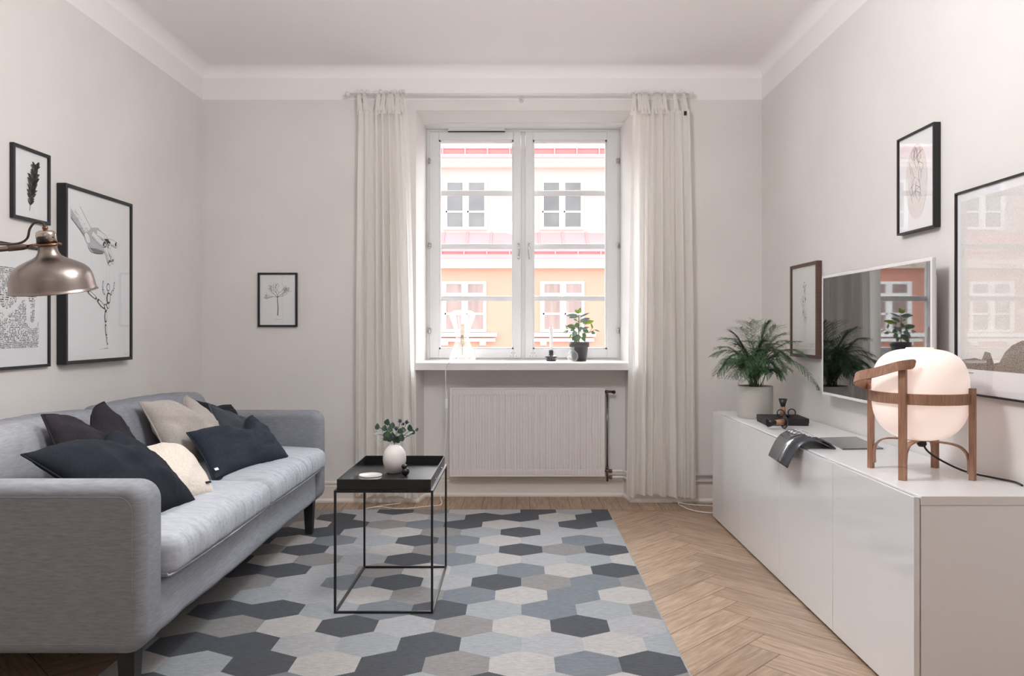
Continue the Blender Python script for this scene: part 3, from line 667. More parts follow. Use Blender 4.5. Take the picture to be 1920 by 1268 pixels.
for p in rug.data.polygons: pass
tag(rug, 'flat-woven rug with grey, slate and off-white hexagons on the parquet', 'rug')

# ================================================================ sofa
SX0, SX1 = -2.06, -1.09; SY0, SY1 = 2.25, 4.38; AW = .135
sofa = thing('sofa', 'light grey three-seat fabric sofa with black legs along the left wall', 'sofa', ((SX0 + SX1) / 2, (SY0 + SY1) / 2, 0))
sc0 = Vector(sofa.location)
def rbox(c, s, r, nseg=(10, 10, 6), disp=None):
    """rounded box, grid faces; c centre, s half sizes"""
    mb = MB(); vs = {}; V = []; Fc = []
    nx, ny, nz_ = nseg
    def vid(i, j, k):
        key = (i, j, k)
        if key in vs: return vs[key]
        def mp_(q, n, hs):
            t = -1 + 2 * q / n
            return t * hs
        p = Vector((mp_(i, nx, s[0]), mp_(j, ny, s[1]), mp_(k, nz_, s[2])))
        inner = Vector([max(-(s[a] - r), min(s[a] - r, p[a])) for a in range(3)])
        d = p - inner
        if d.length > 1e-9:
            # on flat faces d has one non-zero comp = r, else project
            p = inner + d.normalized() * r
        if disp: p = disp(p, s)
        vs[key] = len(V); V.append(p + Vector(c)); return vs[key]
    for i in range(nx):
        for j in range(ny): Fc.append((vid(i, j, 0), vid(i, j + 1, 0), vid(i + 1, j + 1, 0), vid(i + 1, j, 0))); Fc.append((vid(i, j, nz_), vid(i + 1, j, nz_), vid(i + 1, j + 1, nz_), vid(i, j + 1, nz_)))
    for i in range(nx):
        for k in range(nz_): Fc.append((vid(i, 0, k), vid(i + 1, 0, k), vid(i + 1, 0, k + 1), vid(i, 0, k + 1))); Fc.append((vid(i, ny, k), vid(i, ny, k + 1), vid(i + 1, ny, k + 1), vid(i + 1, ny, k)))
    for j in range(ny):
        for k in range(nz_): Fc.append((vid(0, j, k), vid(0, j, k + 1), vid(0, j + 1, k + 1), vid(0, j + 1, k))); Fc.append((vid(nx, j, k), vid(nx, j + 1, k), vid(nx, j + 1, k + 1), vid(nx, j, k + 1)))
    return mb.add(V, Fc, 0, True)
def local(p): return Vector(p) - sc0
# arms
for k, (a, b2) in enumerate(((SY0, SY0 + AW), (SY1 - AW, SY1))):
    c = local(((SX0 + SX1) / 2, (a + b2) / 2, (.195 + .695) / 2)); s = ((SX1 - SX0) / 2, AW / 2, .25)
    mb = MB(); vs = []; fs = []; er = .034; lay = []
    for q in range(8): t = q / 7 * PI / 2; lay.append((-s[1] + er * (1 - math.sin(t)), er * (1 - math.cos(PI / 2 - t)) if False else er * (1 - math.sin(PI / 2 - t + 0)) ))
    lay = [(-s[1] + er * (1 - math.cos(q / 7 * PI / 2)), er * (1 - math.sin(q / 7 * PI / 2))) for q in range(8)]; lay += [(-y_, i_) for y_, i_ in lay[::-1]]
    npt = 0
    for y_, ins in lay:
        hx, hz, cr = s[0] - ins, s[2] - ins, max(.02, .062 - ins); npt = 0
        for cx_, cz_, a0 in ((1, 1, 0), (-1, 1, 90), (-1, -1, 180), (1, -1, 270)):
            for q in range(9): an = R(a0 + q * 11.25); vs.append((c.x + cx_ * (hx - cr) + cr * math.cos(an), c.y + y_, c.z + cz_ * (hz - cr) + cr * math.sin(an))); npt += 1
    for i in range(len(lay) - 1):
        for j in range(npt): fs.append((i * npt + j, i * npt + (j + 1) % npt, (i + 1) * npt + (j + 1) % npt, (i + 1) * npt + j))
    fs += [tuple(range(npt)), tuple((len(lay) - 1) * npt + j for j in range(npt))]
    mb.add(vs, fs, 0, True); mb.sm[-1] = mb.sm[-2] = False
    arm = mb.obj('arm', m_sofa_shaded, sofa)
    for s_ in (-1, 1):   # piping seam round both cheeks
        yy = c.y + s_ * (AW / 2 - .004); hx, hz = s[0] - .036, s[2] - .036; pts = []
        for cx_, cz_, a0 in ((1, 1, 0), (-1, 1, 90), (-1, -1, 180), (1, -1, 270)):
            for q in range(7):
                an = R(a0 + q * 15); pts.append((c.x + cx_ * (hx - .04) + .04 * math.cos(an), yy + s_ * .0035, c.z + cz_ * (hz - .04) + .04 * math.sin(an)))
        MB().tube(pts, .0017, 6, closed=True).obj('piping', m_sofa_shaded, arm)
# base
BXF = SX1 - .02
mb = rbox(local(((SX0 + BXF) / 2, (SY0 + SY1) / 2, (.205 + .37) / 2)), ((BXF - SX0) / 2, (SY1 - SY0) / 2 - AW + .005, .0825), .02, (10, 90, 8),
    lambda p, s: Vector((p.x + (.009 * noise.noise((p.y * 3.2, p.z * 9, 1)) + .004 * noise.noise((p.y * 9, p.z * 14, 5)) if p.x > s[0] * .8 else 0), p.y, p.z + (.006 * noise.noise((p.y * 2.5, 0, 3)) if p.z < 0 else 0))))
mb.obj('base', m_sofa_half_lit, sofa)
# back
mb = rbox(local((SX0 + .09, (SY0 + SY1) / 2, .45)), (.09, (SY1 - SY0) / 2 - AW + .003, .245), .04, (6, 20, 10)); mb.obj('back_frame', m_sofa_shaded, sofa)
# seat cushions
ym = 3.31; cy = [(SY0 + AW + .003, ym - .003), (ym + .003, SY1 - AW - .003)]
def seatdisp(seed):
    def f(p, s):
        u = p.x / s[0]; v = p.y / s[1]
        if p.z > 0: p.z += .028 * (1 - u * u) * (1 - v ** 4) + .006 * noise.noise((p.y * 4 + seed, p.x * 4, 0))
        if u > .55:
            w_ = (u - .55) / .45; x = p.y
            ru = (noise.noise((x * 24 + seed, p.z * 3, p.x * 2)) * .008 + (abs(noise.noise((x * 46 + seed, p.z * 5 + 4, 0))) - .2) * -.014) * w_
            ff = max(0, 1 - abs(v) ** 8)
            if p.z > -s[2] * .6: 
                p.x += ru * ff + .012 * (1 - (p.z / s[2]) ** 2) * w_ ** 2
                p.z += ru * .5 * ff * (1 if p.z > 0 else 0)
        return p
    return f
for q, (a, b2) in enumerate(cy):
    X0, X1 = SX0 + .17, SX1 + .028
    mb = rbox(local(((X0 + X1) / 2, (a + b2) / 2, (.372 + .505) / 2)), ((X1 - X0) / 2, (b2 - a) / 2, .0665), .042, (26, 190, 16), seatdisp(q * 9.7))
    so = mb.obj('seat_cushion', m_sofa_lit, sofa)
    pts = [local(p) for p in spline([(X1 - .08, a + .006, .392), (X1 - .03, a + .008, .391), (X1 - .008, a + .035, .391), (X1 + .001, (a + b2) / 2, .391), (X1 - .008, b2 - .035, .391), (X1 - .03, b2 - .008, .391), (X1 - .08, b2 - .006, .392)], 8)]
    MB().tube(pts, .003, 6).obj('piping', m_sofa_lit, so)
# back cushions
for q, (a, b2) in enumerate(cy):
    def bd(p, s, q=q):
        u = p.z / s[2]; v = p.y / s[1]
        if p.x > 0: p.x += .035 * (1 - u * u) * (1 - v ** 4)
        if u > .3: p.z += (.030 * (1 - v * v) if q == 0 else .022 * (1 - (v * .8 + .2) ** 2)) * (u - .3)
        wv = noise.noise((p.y * 16 + q * 5, p.z * 3, 2)) * .009 + noise.noise((p.y * 34, p.z * 3, q)) * .005
        if u > .3: p.x += wv * (u - .3) * 1.4; p.z += wv * .5 * (u - .3)
        p.x += -.13 * (p.z + s[2]) * 1.0 + .03
        return p
    mb = rbox(local((SX0 + .265, (a + b2) / 2, (.50 + .80) / 2)), (.095, (b2 - a) / 2, .155), .05, (14, 100, 22), bd)
    mb.obj('back_cushion', m_sofa_shaded, sofa)
for (lx, ly) in ((SX1 - .075, SY0 + .07), (SX1 - .075, SY1 - .07), (SX0 + .07, SY0 + .07), (SX0 + .07, SY1 - .07)):
    c = local((lx, ly, 0)); mb = MB(); t_, u_ = .019, .028; z0 = .0 if lx < -1.5 else RZ
    vs = [(c.x + sx * t_, c.y + sy * t_, z0) for sx, sy in ((-1, -1), (1, -1), (1, 1), (-1, 1))] + [(c.x + sx * u_, c.y + sy * u_, .215) for sx, sy in ((-1, -1), (1, -1), (1, 1), (-1, 1))]
    mb.add(vs, [(3, 2, 1, 0), (4, 5, 6, 7), (0, 1, 5, 4), (1, 2, 6, 5), (2, 3, 7, 6), (3, 0, 4, 7)]).obj('leg', m_blackwood, sofa, bevel=.002)

# ---- throw cushions
def cushion(label, TL, TR, BR, BL, thick, mat, chop=.0, chopx=0.0, k=.07, back=.6, wr=.009, seed=0, n=34, fab=None, exq=.5):
    TL, TR, BR, BL = map(Vector, (TL, TR, BR, BL)); c = (TL + TR + BR + BL) / 4; c.z = min(BL.z, BR.z)
    t = thing('throw_cushion', label, 'cushion', c, group='throw cushions on the sofa')
    right = ((TR - TL) + (BR - BL)) / 2; up = ((TL - BL) + (TR - BR)) / 2; nn = right.cross(up).normalized(); H = up.length; upn = up.normalized()
    mb = MB(); me_v = []; uvs = []
    def pos(i, j, side):
        a = -1 + 2 * i / n; b_ = -1 + 2 * j / n
        a2 = a * (1 - k * (1 - b_ * b_)); b2 = b_ * (1 - k * (1 - a * a))
        u, v = (a2 + 1) / 2, (b2 + 1) / 2
        p = BL.lerp(BR, u).lerp(TL.lerp(TR, u), v)
        th = thick * max(0, (1 - a * a) * (1 - b_ * b_)) ** exq
        if chop:
            g = math.exp(-((a - chopx) / .34) ** 2); w_ = max(0, (b_ + .3) / 1.3)
            p -= upn * chop * H * g * w_ ** 1.6
            th *= 1 - .45 * g * w_ ** 2
            th += 0
        fold = (1 - abs(noise.noise((a * 2.2 + seed * 3, b_ * 3.4 - abs(a) * 1.5, seed)) * 2)) ** 3; wv = noise.noise((a * 2.6 + seed, b_ * 2.6, seed)) * wr * 1.5 + fold * wr * .7 * (1 if chop else .3)
        ed = min(1, (1 - a * a) * (1 - b_ * b_) * 5)
        return p + nn * ((th * (1 if side > 0 else -back)) + wv * ed)
    grid = {}
    for side in (1, -1):
        for j in range(n + 1):
            for i in range(n + 1):
                if side < 0 and (i in (0, n) or j in (0, n)): grid[(side, i, j)] = grid[(1, i, j)]; continue
                grid[(side, i, j)] = len(me_v); me_v.append(pos(i, j, side) - c); uvs.append((i / n, j / n))
    fs = []
    for side in (1, -1):
        for j in range(n):
            for i in range(n):
                q = (grid[(side, i, j)], grid[(side, i + 1, j)], grid[(side, i + 1, j + 1)], grid[(side, i, j + 1)])
                fs.append(q if side > 0 else q[::-1])
    mb.add(me_v, fs, 0, True); o = mb.obj('cover', mat, t, recalc=False)
    ul = o.data.uv_layers.new(name='UVMap')
    for lp in o.data.loops: ul.data[lp.index].uv = uvs[lp.vertex_index]
    ring = [me_v[grid[(1, i, 0)]] for i in range(n)] + [me_v[grid[(1, n, j)]] for j in range(n)] + [me_v[grid[(1, n - i, n)]] for i in range(n)] + [me_v[grid[(1, 0, n - j)]] for j in range(n)]
    MB().tube(ring, .0035, 6, closed=True).obj('seam_edge', mat, t)
    if fab:
        a, b_, sz, m_ = fab; p = pos(int(a * n), int(b_ * n), 1) - c + nn * .006
        d1 = (BR - BL).normalized(); MB().add([p - d1 * sz, p + d1 * sz, p + d1 * sz + upn * .012, p - d1 * sz + upn * .012, p - d1 * sz + nn * .0015, p + d1 * sz + nn * .0015, p + d1 * sz + upn * .012 + nn * .0015, p - d1 * sz + upn * .012 + nn * .0015],
            [(3, 2, 1, 0), (4, 5, 6, 7), (0, 1, 5, 4), (1, 2, 6, 5), (2, 3, 7, 6), (3, 0, 4, 7)]).obj('fabric_label', m_, t)
    return t
ST = .528
cushion('charcoal linen cushion leaning on the backrest behind the big navy cushion', P(78, 778, 2.72), P(195, 754, 3.0), (-1.46, 3.15, ST), (-1.50, 2.62, ST), .085, m_char, .26, .05, seed=1)
cushion('beige linen cushion with a deep dent, in the middle of the sofa', P(261, 754, 3.42), P(350, 742, 3.80), (-1.42, 3.92, ST), (-1.50, 3.36, ST), .095, m_beige, .24, .3, seed=2)
cushion('plain black cushion farthest back, leaning into the far sofa corner', P(368, 752, 4.0), (-1.55, 4.17, .74), (-1.45, 4.17, ST), (-1.52, 3.78, ST), .06, m_blk, .05, 0, seed=3)
cushion('black waffle-weave cushion by the far armrest', P(391, 757, 3.86), P(462, 797, 4.12), (-1.31, 4.15, ST), (-1.41, 3.72, ST), .065, m_waf, .0, 0, seed=4)
cushion('small cream quilted cushion between the navy and beige cushions', P(262, 842, 2.98), P(335, 838, 3.2), P(404, 926, 3.0), (-1.30, 2.74, ST - .01), .075, m_cream, .0, 0, k=-.03, seed=5, wr=.004, fab=(.86, .1, .013, m_char))
cushion('large dark navy linen cushion just behind the near armrest', P(40, 853, 2.48), P(217, 806, 2.93), P(371, 944, 2.86), (-1.24, 2.46, ST), .10, m_navy, .12, .25, k=.05, seed=6)
cushion('blue-grey linen cushion at the front edge of the far seat', P(350, 812, 3.42), P(473, 779, 3.93), P(544, 859, 3.86), P(400, 903, 3.28), .085, m_blue, .30, .25, seed=8, fab=(.03, .12, .012, m_porc))

# ================================================================ floor lamp
LY = 2.42; LP = P(100, 545, LY)
fl_ = thing('floor_lamp', 'brushed nickel reading lamp leaning in from the left over the sofa', 'floor lamp', (-1.80, 2.12, 0))
fo = Vector(fl_.location)
tilt = Matrix.Rotation(R(-1.6), 4, 'Y') @ Matrix.Rotation(R(10), 4, 'X')
k = LY / F; rr_ = 72 * k
prof = [(0.2, 92), (.2, 66), (.205, 64), (.30, 62), (.34, 58), (.43, 50), (.62, 38), (.83, 26), (.93, 17), (.972, 7), (.985, 2), (1.02, 0), (1.02, -1.5), (.975, -1), (.955, 7), (.91, 16), (.81, 24.5), (.60, 36.5), (.41, 48), (.22, 56), (.0, 57)]
prof = [(0.26, 66), (.262, 56), (.29, 52), (.36, 45), (.5, 36), (.68, 27.5), (.84, 19), (.925, 12), (.962, 6), (.98, 1), (1.02, -1), (1.02, -2.2), (.966, -1), (.945, 6), (.905, 11.5), (.82, 18), (.66, 26.5), (.48, 35), (.34, 44), (.24, 51), (0, 53)]
outer = [(15.5, 86), (16, 78), (17.5, 71), (21, 65), (28, 60.5), (38, 56), (48, 51), (57, 45.5), (63.5, 39), (67.5, 31), (69.5, 23), (71, 13), (72, 5), (72.6, 1.5), (75, 0), (75.2, -1.5)]
inner = [(72.4, -1), (70.8, 5), (69.8, 13), (68.3, 22), (66.2, 30), (62, 38), (55.5, 44.5), (46.5, 49.8), (36, 54.6), (24, 59), (0, 62)]
prof = [(r * k, z * k) for r, z in outer + inner]
mb = MB(); mb.lathe(prof, 48, LP - fo, 0, tilt); shade = mb.obj('lamp_shade', m_nickel, fl_)
def lampv(x, y, z): return (tilt @ Vector((x * k, y * k, z * k))) + LP - fo
mb = MB(); mb.lathe([(0, 112 * k), (11 * k, 112 * k), (15.5 * k, 109 * k), (17 * k, 104 * k), (17 * k, 86 * k), (0, 86 * k)], 32, LP - fo, 0, tilt); mb.obj('lamp_socket', m_nickel2, fl_)
mb = MB(); mb.lathe([(0, 102 * k), (10 * k, 102 * k), (12 * k, 98 * k), (12 * k, 87 * k), (0, 87 * k)], 24, lampv(0, -8, 0), 0, tilt); mb.obj('switch_housing', m_black, fl_)
mb = MB(); ring = [lampv(21 * math.cos(a * PI / 12), 21 * math.sin(a * PI / 12), 86) for a in range(24)]; mb.tube(ring, .0045, 8, closed=True); mb.tube([lampv(20, 0, 86), lampv(25, 0, 86)], .005, 8); mb.tube([lampv(-20, 0, 86), lampv(-36, 0, 84)], .005, 8); mb.obj('shade_ring', m_copper, fl_)
mb = MB(); mb.lathe([(0, 119 * k), (4 * k, 119 * k), (5 * k, 118 * k), (5 * k, 115 * k), (4 * k, 114 * k), (4 * k, 111 * k), (0, 111 * k)], 16, LP - fo, 0, tilt); mb.obj('cord_grip', m_copper, fl_)
# arm
joint = Vector((0, 0, 1.335)); aend = Vector(lampv(-40, 0, 83)); joint = Vector((0, 0, aend.z - .075))
mb = MB(); d = (joint - aend); mb.tube([aend, aend + d * .12, joint - d.normalized() * -.25], [.0078, .0078, .0078], 14); mb.tube([aend - d.normalized() * .012, aend, aend + d.normalized() * .008, aend + d.normalized() * .048], [.0045, .0075, .0094, .0094], 14); mb.obj('arm', m_armm, fl_)
pc = [lampv(-1, 0, 118), lampv(-3, 0, 126), lampv(-16, 0, 128), lampv(-28, 0, 116), lampv(-36, 0, 98), lampv(-56, 0, 89), aend + d * .22 + Vector((0, 0, .018))]
MB().tube(spline(pc, 8) , .0036, 8).obj('cord', m_cord, fl_)
MB().tube([(0, 0, .02), (0, 0, joint.z + .03)], .009, 12).obj('pole', m_armm, fl_)
MB().tube([joint + Vector((0, 0, -.03)), joint + Vector((0, 0, .03))], .018, 12).obj('joint', m_copper, fl_)
MB().lathe([(0, 0), (.135, 0), (.135, .012), (.125, .02), (.02, .024), (0, .024)], 40).obj('lamp_base', m_armm, fl_)
bp = Vector(lampv(0, 0, 30)); MB().sphere(bp, .028, 16).obj('bulb', M('warm_bulb', C3(255, 240, 220), .5, emis=C3(255, 226, 190), es=6), fl_)
l_ = bpy.data.lights.new('floor_lamp_bulb_light', 'SPOT'); l_.energy = 7; l_.color = (1, .93, .84); l_.shadow_soft_size = .04; l_.spot_size = R(150); l_.spot_blend = .6
lo = bpy.data.objects.new('floor_lamp_bulb_light', l_); COL.objects.link(lo); lo.location = Vector(lampv(0, 0, 6)) + fo; lo.rotation_euler = (R(-8), 0, 0)

# ================================================================ pictures
def picture(name, label, loc, theta, W, H, fw, depth, fm, art, mat_b=None, glass=True, group='framed prints'):
    t = thing(name, label, 'picture', loc, (R(90), 0, theta), group)
    mb = MB(); x, y = W / 2, H / 2
    # mitred profile frame: outer wall, front face, inner wall
    o_ = [(-x, -y), (x, -y), (x, y), (-x, y)]; i_ = [(-x + fw, -y + fw), (x - fw, -y + fw), (x - fw, y - fw), (-x + fw, y - fw)]
    vs = [(a, b_, .001) for a, b_ in o_] + [(a, b_, depth) for a, b_ in o_] + [(a, b_, depth) for a, b_ in i_] + [(a, b_, depth - .012) for a, b_ in i_] + [(a, b_, .001) for a, b_ in i_]
    fs = []
    for q in range(4):
        r_ = (q + 1) % 4; fs += [(q, r_, 4 + r_, 4 + q), (4 + q, 4 + r_, 8 + r_, 8 + q), (8 + q, 8 + r_, 12 + r_, 12 + q), (12 + q, 12 + r_, 16 + r_, 16 + q), (16 + q, 16 + r_, r_, q)]
    mb.add(vs, fs); mb.obj('frame', fm, t, bevel=.0012, seg=1)
    zp = depth - .009; mb = MB(); mats = [m_paper, m_ink, m_ink2, m_ink3, m_grain, m_paper2, m_grain2]
    mb.box(-x + fw - .001, -y + fw - .001, zp - .004, x - fw + .001, y - fw + .001, zp, 5 if mat_b == 'warm' else 0)
    art(mb, W / 2 - fw, H / 2 - fw, zp + .0006); mb.obj('print', mats, t, recalc=False)
    if glass: MB().box(-x + fw - .001, -y + fw - .001, depth - .0062, x - fw + .001, y - fw + .001, depth - .0050).obj('glass', m_pglass, t)
    return t
def flat(mb, pts, z, mi): mb.poly([(p[0], p[1], z) for p in pts], mi)
def stroke(mb, pts, w, z, mi):
    """flat ribbon with per-point width"""
    k = len(pts); L = []; Rr = []
    for i in range(k):
        a = pts[max(i - 1, 0)]; b_ = pts[min(i + 1, k - 1)]; dx, dy = b_[0] - a[0], b_[1] - a[1]; d = math.hypot(dx, dy) or 1
        ww = (w[i] if isinstance(w, (list, tuple)) else w) / 2; L.append((pts[i][0] - dy / d * ww, pts[i][1] + dx / d * ww)); Rr.append((pts[i][0] + dy / d * ww, pts[i][1] - dx / d * ww))
    for i in range(k - 1): mb.add([(Rr[i][0], Rr[i][1], z), (Rr[i + 1][0], Rr[i + 1][1], z), (L[i + 1][0], L[i + 1][1], z), (L[i][0], L[i][1], z)], [(0, 1, 2, 3)], mi)
def sp2(pts, n=6): return [(p.x, p.y) for p in spline([(a, b_, 0) for a, b_ in pts], n)]
def art_feather(mb, w, h, z):
    rn = random.Random(2); sp_ = sp2([(-.01 * 1, -h * .78), (.0, -h * .3), (.012, h * .2), (.03, h * .62)], 10)
    stroke(mb, sp_, [.0035 - .002 * i / len(sp_) for i in range(len(sp_))], z, 1)
    k = len(sp_)
    for i in range(5, k):
        t = i / k; x, y = sp_[i]; L = w * .46 * math.sin(min(1, (t - .06) * 1.3) * PI * .80) ** .6 * rn.uniform(.7, 1.2) * (.55 if i % 7 == 0 else 1)
        for s in (-1, 1):
            LL = L * (.8 if s < 0 else 1.1); a = R(38 + rn.uniform(-6, 6)); m_ = rn.uniform(.6, .95)
            tip = (x + s * LL * math.cos(a), y + LL * math.sin(a) * .9); d = .0075 * m_
            flat(mb, [(x, y - d), (x + s * LL * .5, y + LL * .3 - d * .9), tip, (x + s * LL * .45, y + LL * .45 + d * .5), (x, y + d)] if s > 0 else [(x, y + d), (x + s * LL * .45, y + LL * .45 + d * .5), tip, (x + s * LL * .5, y + LL * .3 - d * .9), (x, y - d)], z, 1 if (i + s) % 5 else 2)
def art_tree(mb, w, h, z):
    rn = random.Random(11)
    stroke(mb, sp2([(0, -h * .62), (.002, -h * .3), (-.002, 0), (0, h * .15)]), [.006 - .003 * i / 19 for i in range(19)], z, 1)
    def br(x, y, a, L, wd, d):
        if d == 0 or L < .004: return
        bx, by = x + L * math.cos(a), y + L * math.sin(a); mxp = (x + bx) / 2 + rn.uniform(-.2, .2) * L * .4; my = (y + by) / 2 + rn.uniform(-.1, .1) * L
        stroke(mb, [(x, y), (mxp, my), (bx, by)], [wd, wd * .85, wd * .7], z, 1)
        for s in range(rn.choice((2, 2, 3))): br(bx, by, a * .75 + .25 * PI / 2 + rn.uniform(-.85, .85), L * rn.uniform(.6, .85), wd * .7, d - 1)
    for a in (10, 40, 75, 105, 140, 170): br(0, h * (.08 + .06 * rn.random()), R(a), w * .27, .0022, 5)
    stroke(mb, [(-.02, -h * .63), (.02, -h * .63)], .0012, z, 3)
    x = -.022
    for q in range(9): stroke(mb, [(x + q * .005, -h * .78), (x + q * .005 + .003, -h * .78 + .001)], .002, z, 2)
def art_map(mb, w, h, z):
    rn = random.Random(8); x0, x1, y0, y1 = -w + .045, w - .045, -h + .075, h - .07
    riv = sp2([(x0 - .01, .03), (-.12, .0), (-.03, .035), (.06, -.02), (.13, .0), (.17, .045), (.21, .02), (.215, -.06), (.25, -.08), (.27, -.05), (.275, .03), (x1 + .02, .06)], 8)
    def near(x, y): return min((x - a) ** 2 + (y - b_) ** 2 for a, b_ in riv) < .013 ** 2
    y = y0
    # small blocks of tiny dark dashes
    cell = .028; ny = int((y1 - y0) / cell); nx = int((x1 - x0) / cell)
    for j in range(ny):
        for i in range(nx):
            hor = rn.random() < .6; cx0 = x0 + i * cell; cy0 = y0 + j * cell; den = rn.uniform(.55, .95)
            lines = rn.choice((3, 4, 5)); st = cell / lines
            for q in range(lines):
                p = 0
                while p < cell - .003:
                    L = rn.uniform(.002, .009); L = min(L, cell - p - .001)
                    if rn.random() < den:
                        a = (cx0 + p, cy0 + q * st + st * .15); b_ = (a[0] + L, a[1] + st * rn.uniform(.4, .62))
                        if not hor: a = (cx0 + q * st + st * .15, cy0 + p); b_ = (a[0] + st * rn.uniform(.4, .62), a[1] + L)
                        if not near((a[0] + b_[0]) / 2, (a[1] + b_[1]) / 2): flat(mb, [a, (b_[0], a[1]), b_, (a[0], b_[1])], z, 1 if rn.random() < .5 else 2)
                    p += L + rn.uniform(.0008, .002)
def art_puppet(mb, w, h, z):
    # mapping from the picture's own fractions (0..1, y down)
    T_ = lambda u, v: (-w + 2 * w * u, h - 2 * h * v)
    def poly(pts, mi, dz=0): flat(mb, [T_(*p) for p in pts][::-1], z + dz, mi)
    def line(pts, wd, mi=1, dz=.0004, n=6): stroke(mb, sp2([T_(*p) for p in pts], n), wd, z + dz, mi)
    # forearm
    arm = [(.06, .06), (.19, .09), (.33, .19), (.40, .235), (.34, .30), (.27, .265), (.06, .17)]
    poly(arm, 0, .0001); poly([(.06, .115), (.17, .17), (.27, .245), (.27, .265), (.06, .17)], 3, .0002)
    line([(.19, .09), (.33, .19), (.40, .235)], .0022); line([(.06, .17), (.17, .22), (.27, .27)], .003)
    rn = random.Random(4)
    for q in range(150):
        t = rn.random(); s_ = rn.random() ** 1.8; u = .06 + .25 * t; v = (.17 + .11 * t) - (.09 - .02 * t) * s_
        stroke(mb, [T_(u, v), T_(u + .018, v + .006)], .0009, z + .0003, 2)
    # hand back, fingers
    poly([(.27, .245), (.36, .20), (.46, .19), (.60, .245), (.62, .29), (.54, .33), (.46, .345), (.37, .345), (.31, .31)], 3, .0005)
    poly([(.33, .325), (.42, .322), (.54, .328), (.56, .335), (.50, .352), (.40, .35)], 2, .00055)
    for (a, b_, c, r_) in (((.44, .225), (.56, .245), (.64, .285), .030), ((.37, .235), (.47, .27), (.56, .29), .028), ((.56, .27), (.66, .265), (.76, .275), .026), ((.56, .30), (.61, .35), (.645, .395), .026), ((.62, .31), (.68, .35), (.70, .385), .022)):
        pts = sp2([T_(*a), T_(*b_), T_(*c)], 6); wd = r_ * 2.2 * .5
        pp = pts; stroke(mb, pp, [wd * 1.12] * len(pp), z + .0008, 1); e_ = pp[-1]
        for R2, mi_, dz in ((wd * .56, 1, .0008), (wd * .5, 0, .0012)):
            flat(mb, [(e_[0] + R2 * math.cos(q * PI / 6), e_[1] + R2 * math.sin(q * PI / 6)) for q in range(12)], z + dz, mi_)
        stroke(mb, pp, [wd] * len(pp), z + .0012, 0)
        stroke(mb, [(p[0], p[1] - wd * .36) for p in pp], [wd * .18] * len(pp), z + .0014, 3)
        m_ = pp[len(pp) // 2]; stroke(mb, [(m_[0] - .003, m_[1] + wd * .3), (m_[0] + .002, m_[1] - wd * .2)], .0012, z + .0015, 2)
    poly([(.25, .25), (.28, .235), (.32, .25), (.345, .285), (.32, .30), (.275, .29)], 0, .001); line([(.25, .25), (.28, .235), (.32, .25), (.345, .285), (.32, .30), (.275, .29), (.25, .25)], .0016, 2, .0011)
    line([(.30, .315), (.35, .345), (.44, .352), (.54, .345)], .003, 1, .0011)
    # strings
    for (a, b_) in (((.36, .34), (.36, .60)), ((.55, .33), (.545, .515)), ((.645, .405), (.645, .54)), ((.70, .39), (.73, .515)), ((.60, .33), (.60, .53))): stroke(mb, [T_(*a), T_(*b_)], .0008, z + .0003, 3)
    # jointed figure: limbs as outlined lozenges
    def limb(a, b_, wd):
        A = T_(*a); B_2 = T_(*b_); dx, dy = B_2[0] - A[0], B_2[1] - A[1]
        pts = [(A[0] + dx * t, A[1] + dy * t) for t in (0, .15, .5, .85, 1)]
        stroke(mb, pts, [wd * .55, wd * .95, wd * 1.15, wd * .95, wd * .55], z + .0005, 1)
        stroke(mb, [(p[0] + wd * .08, p[1]) for p in pts[1:-1]], [wd * .5, wd * .72, wd * .5], z + .0008, 0)
    def oval(u, v, a, b_):
        cx_, cy_ = T_(u, v)
        for s_, mi_, dz in ((1, 1, .0006), (.74, 0, .0009)): flat(mb, [(cx_ + a * s_ * math.cos(q * PI / 8), cy_ + b_ * s_ * math.sin(q * PI / 8)) for q in range(16)], z + dz, mi_)
    oval(.625, .553, .015, .021)
    limb((.545, .515), (.535, .56), .010); limb((.535, .565), (.57, .60), .013); limb((.73, .515), (.72, .56), .010); limb((.715, .565), (.665, .60), .013)
    limb((.635, .585), (.625, .655), .034); limb((.60, .655), (.635, .685), .022); limb((.565, .66), (.60, .70), .022)
    limb((.57, .685), (.45, .635), .022); limb((.44, .63), (.30, .585), .018)
    limb((.585, .70), (.585, .775), .020); limb((.583, .785), (.597, .86), .016); limb((.60, .865), (.617, .915), .011)
    stroke(mb, [T_(.48, .942), T_(.62, .937)], .0022, z + .0003, 3); stroke(mb, [T_(.56, .939), T_(.625, .936)], .003, z + .0005, 2)
    line([(.89, .985), (.91, .975), (.93, .985), (.955, .972), (.97, .98)], .001, 2)
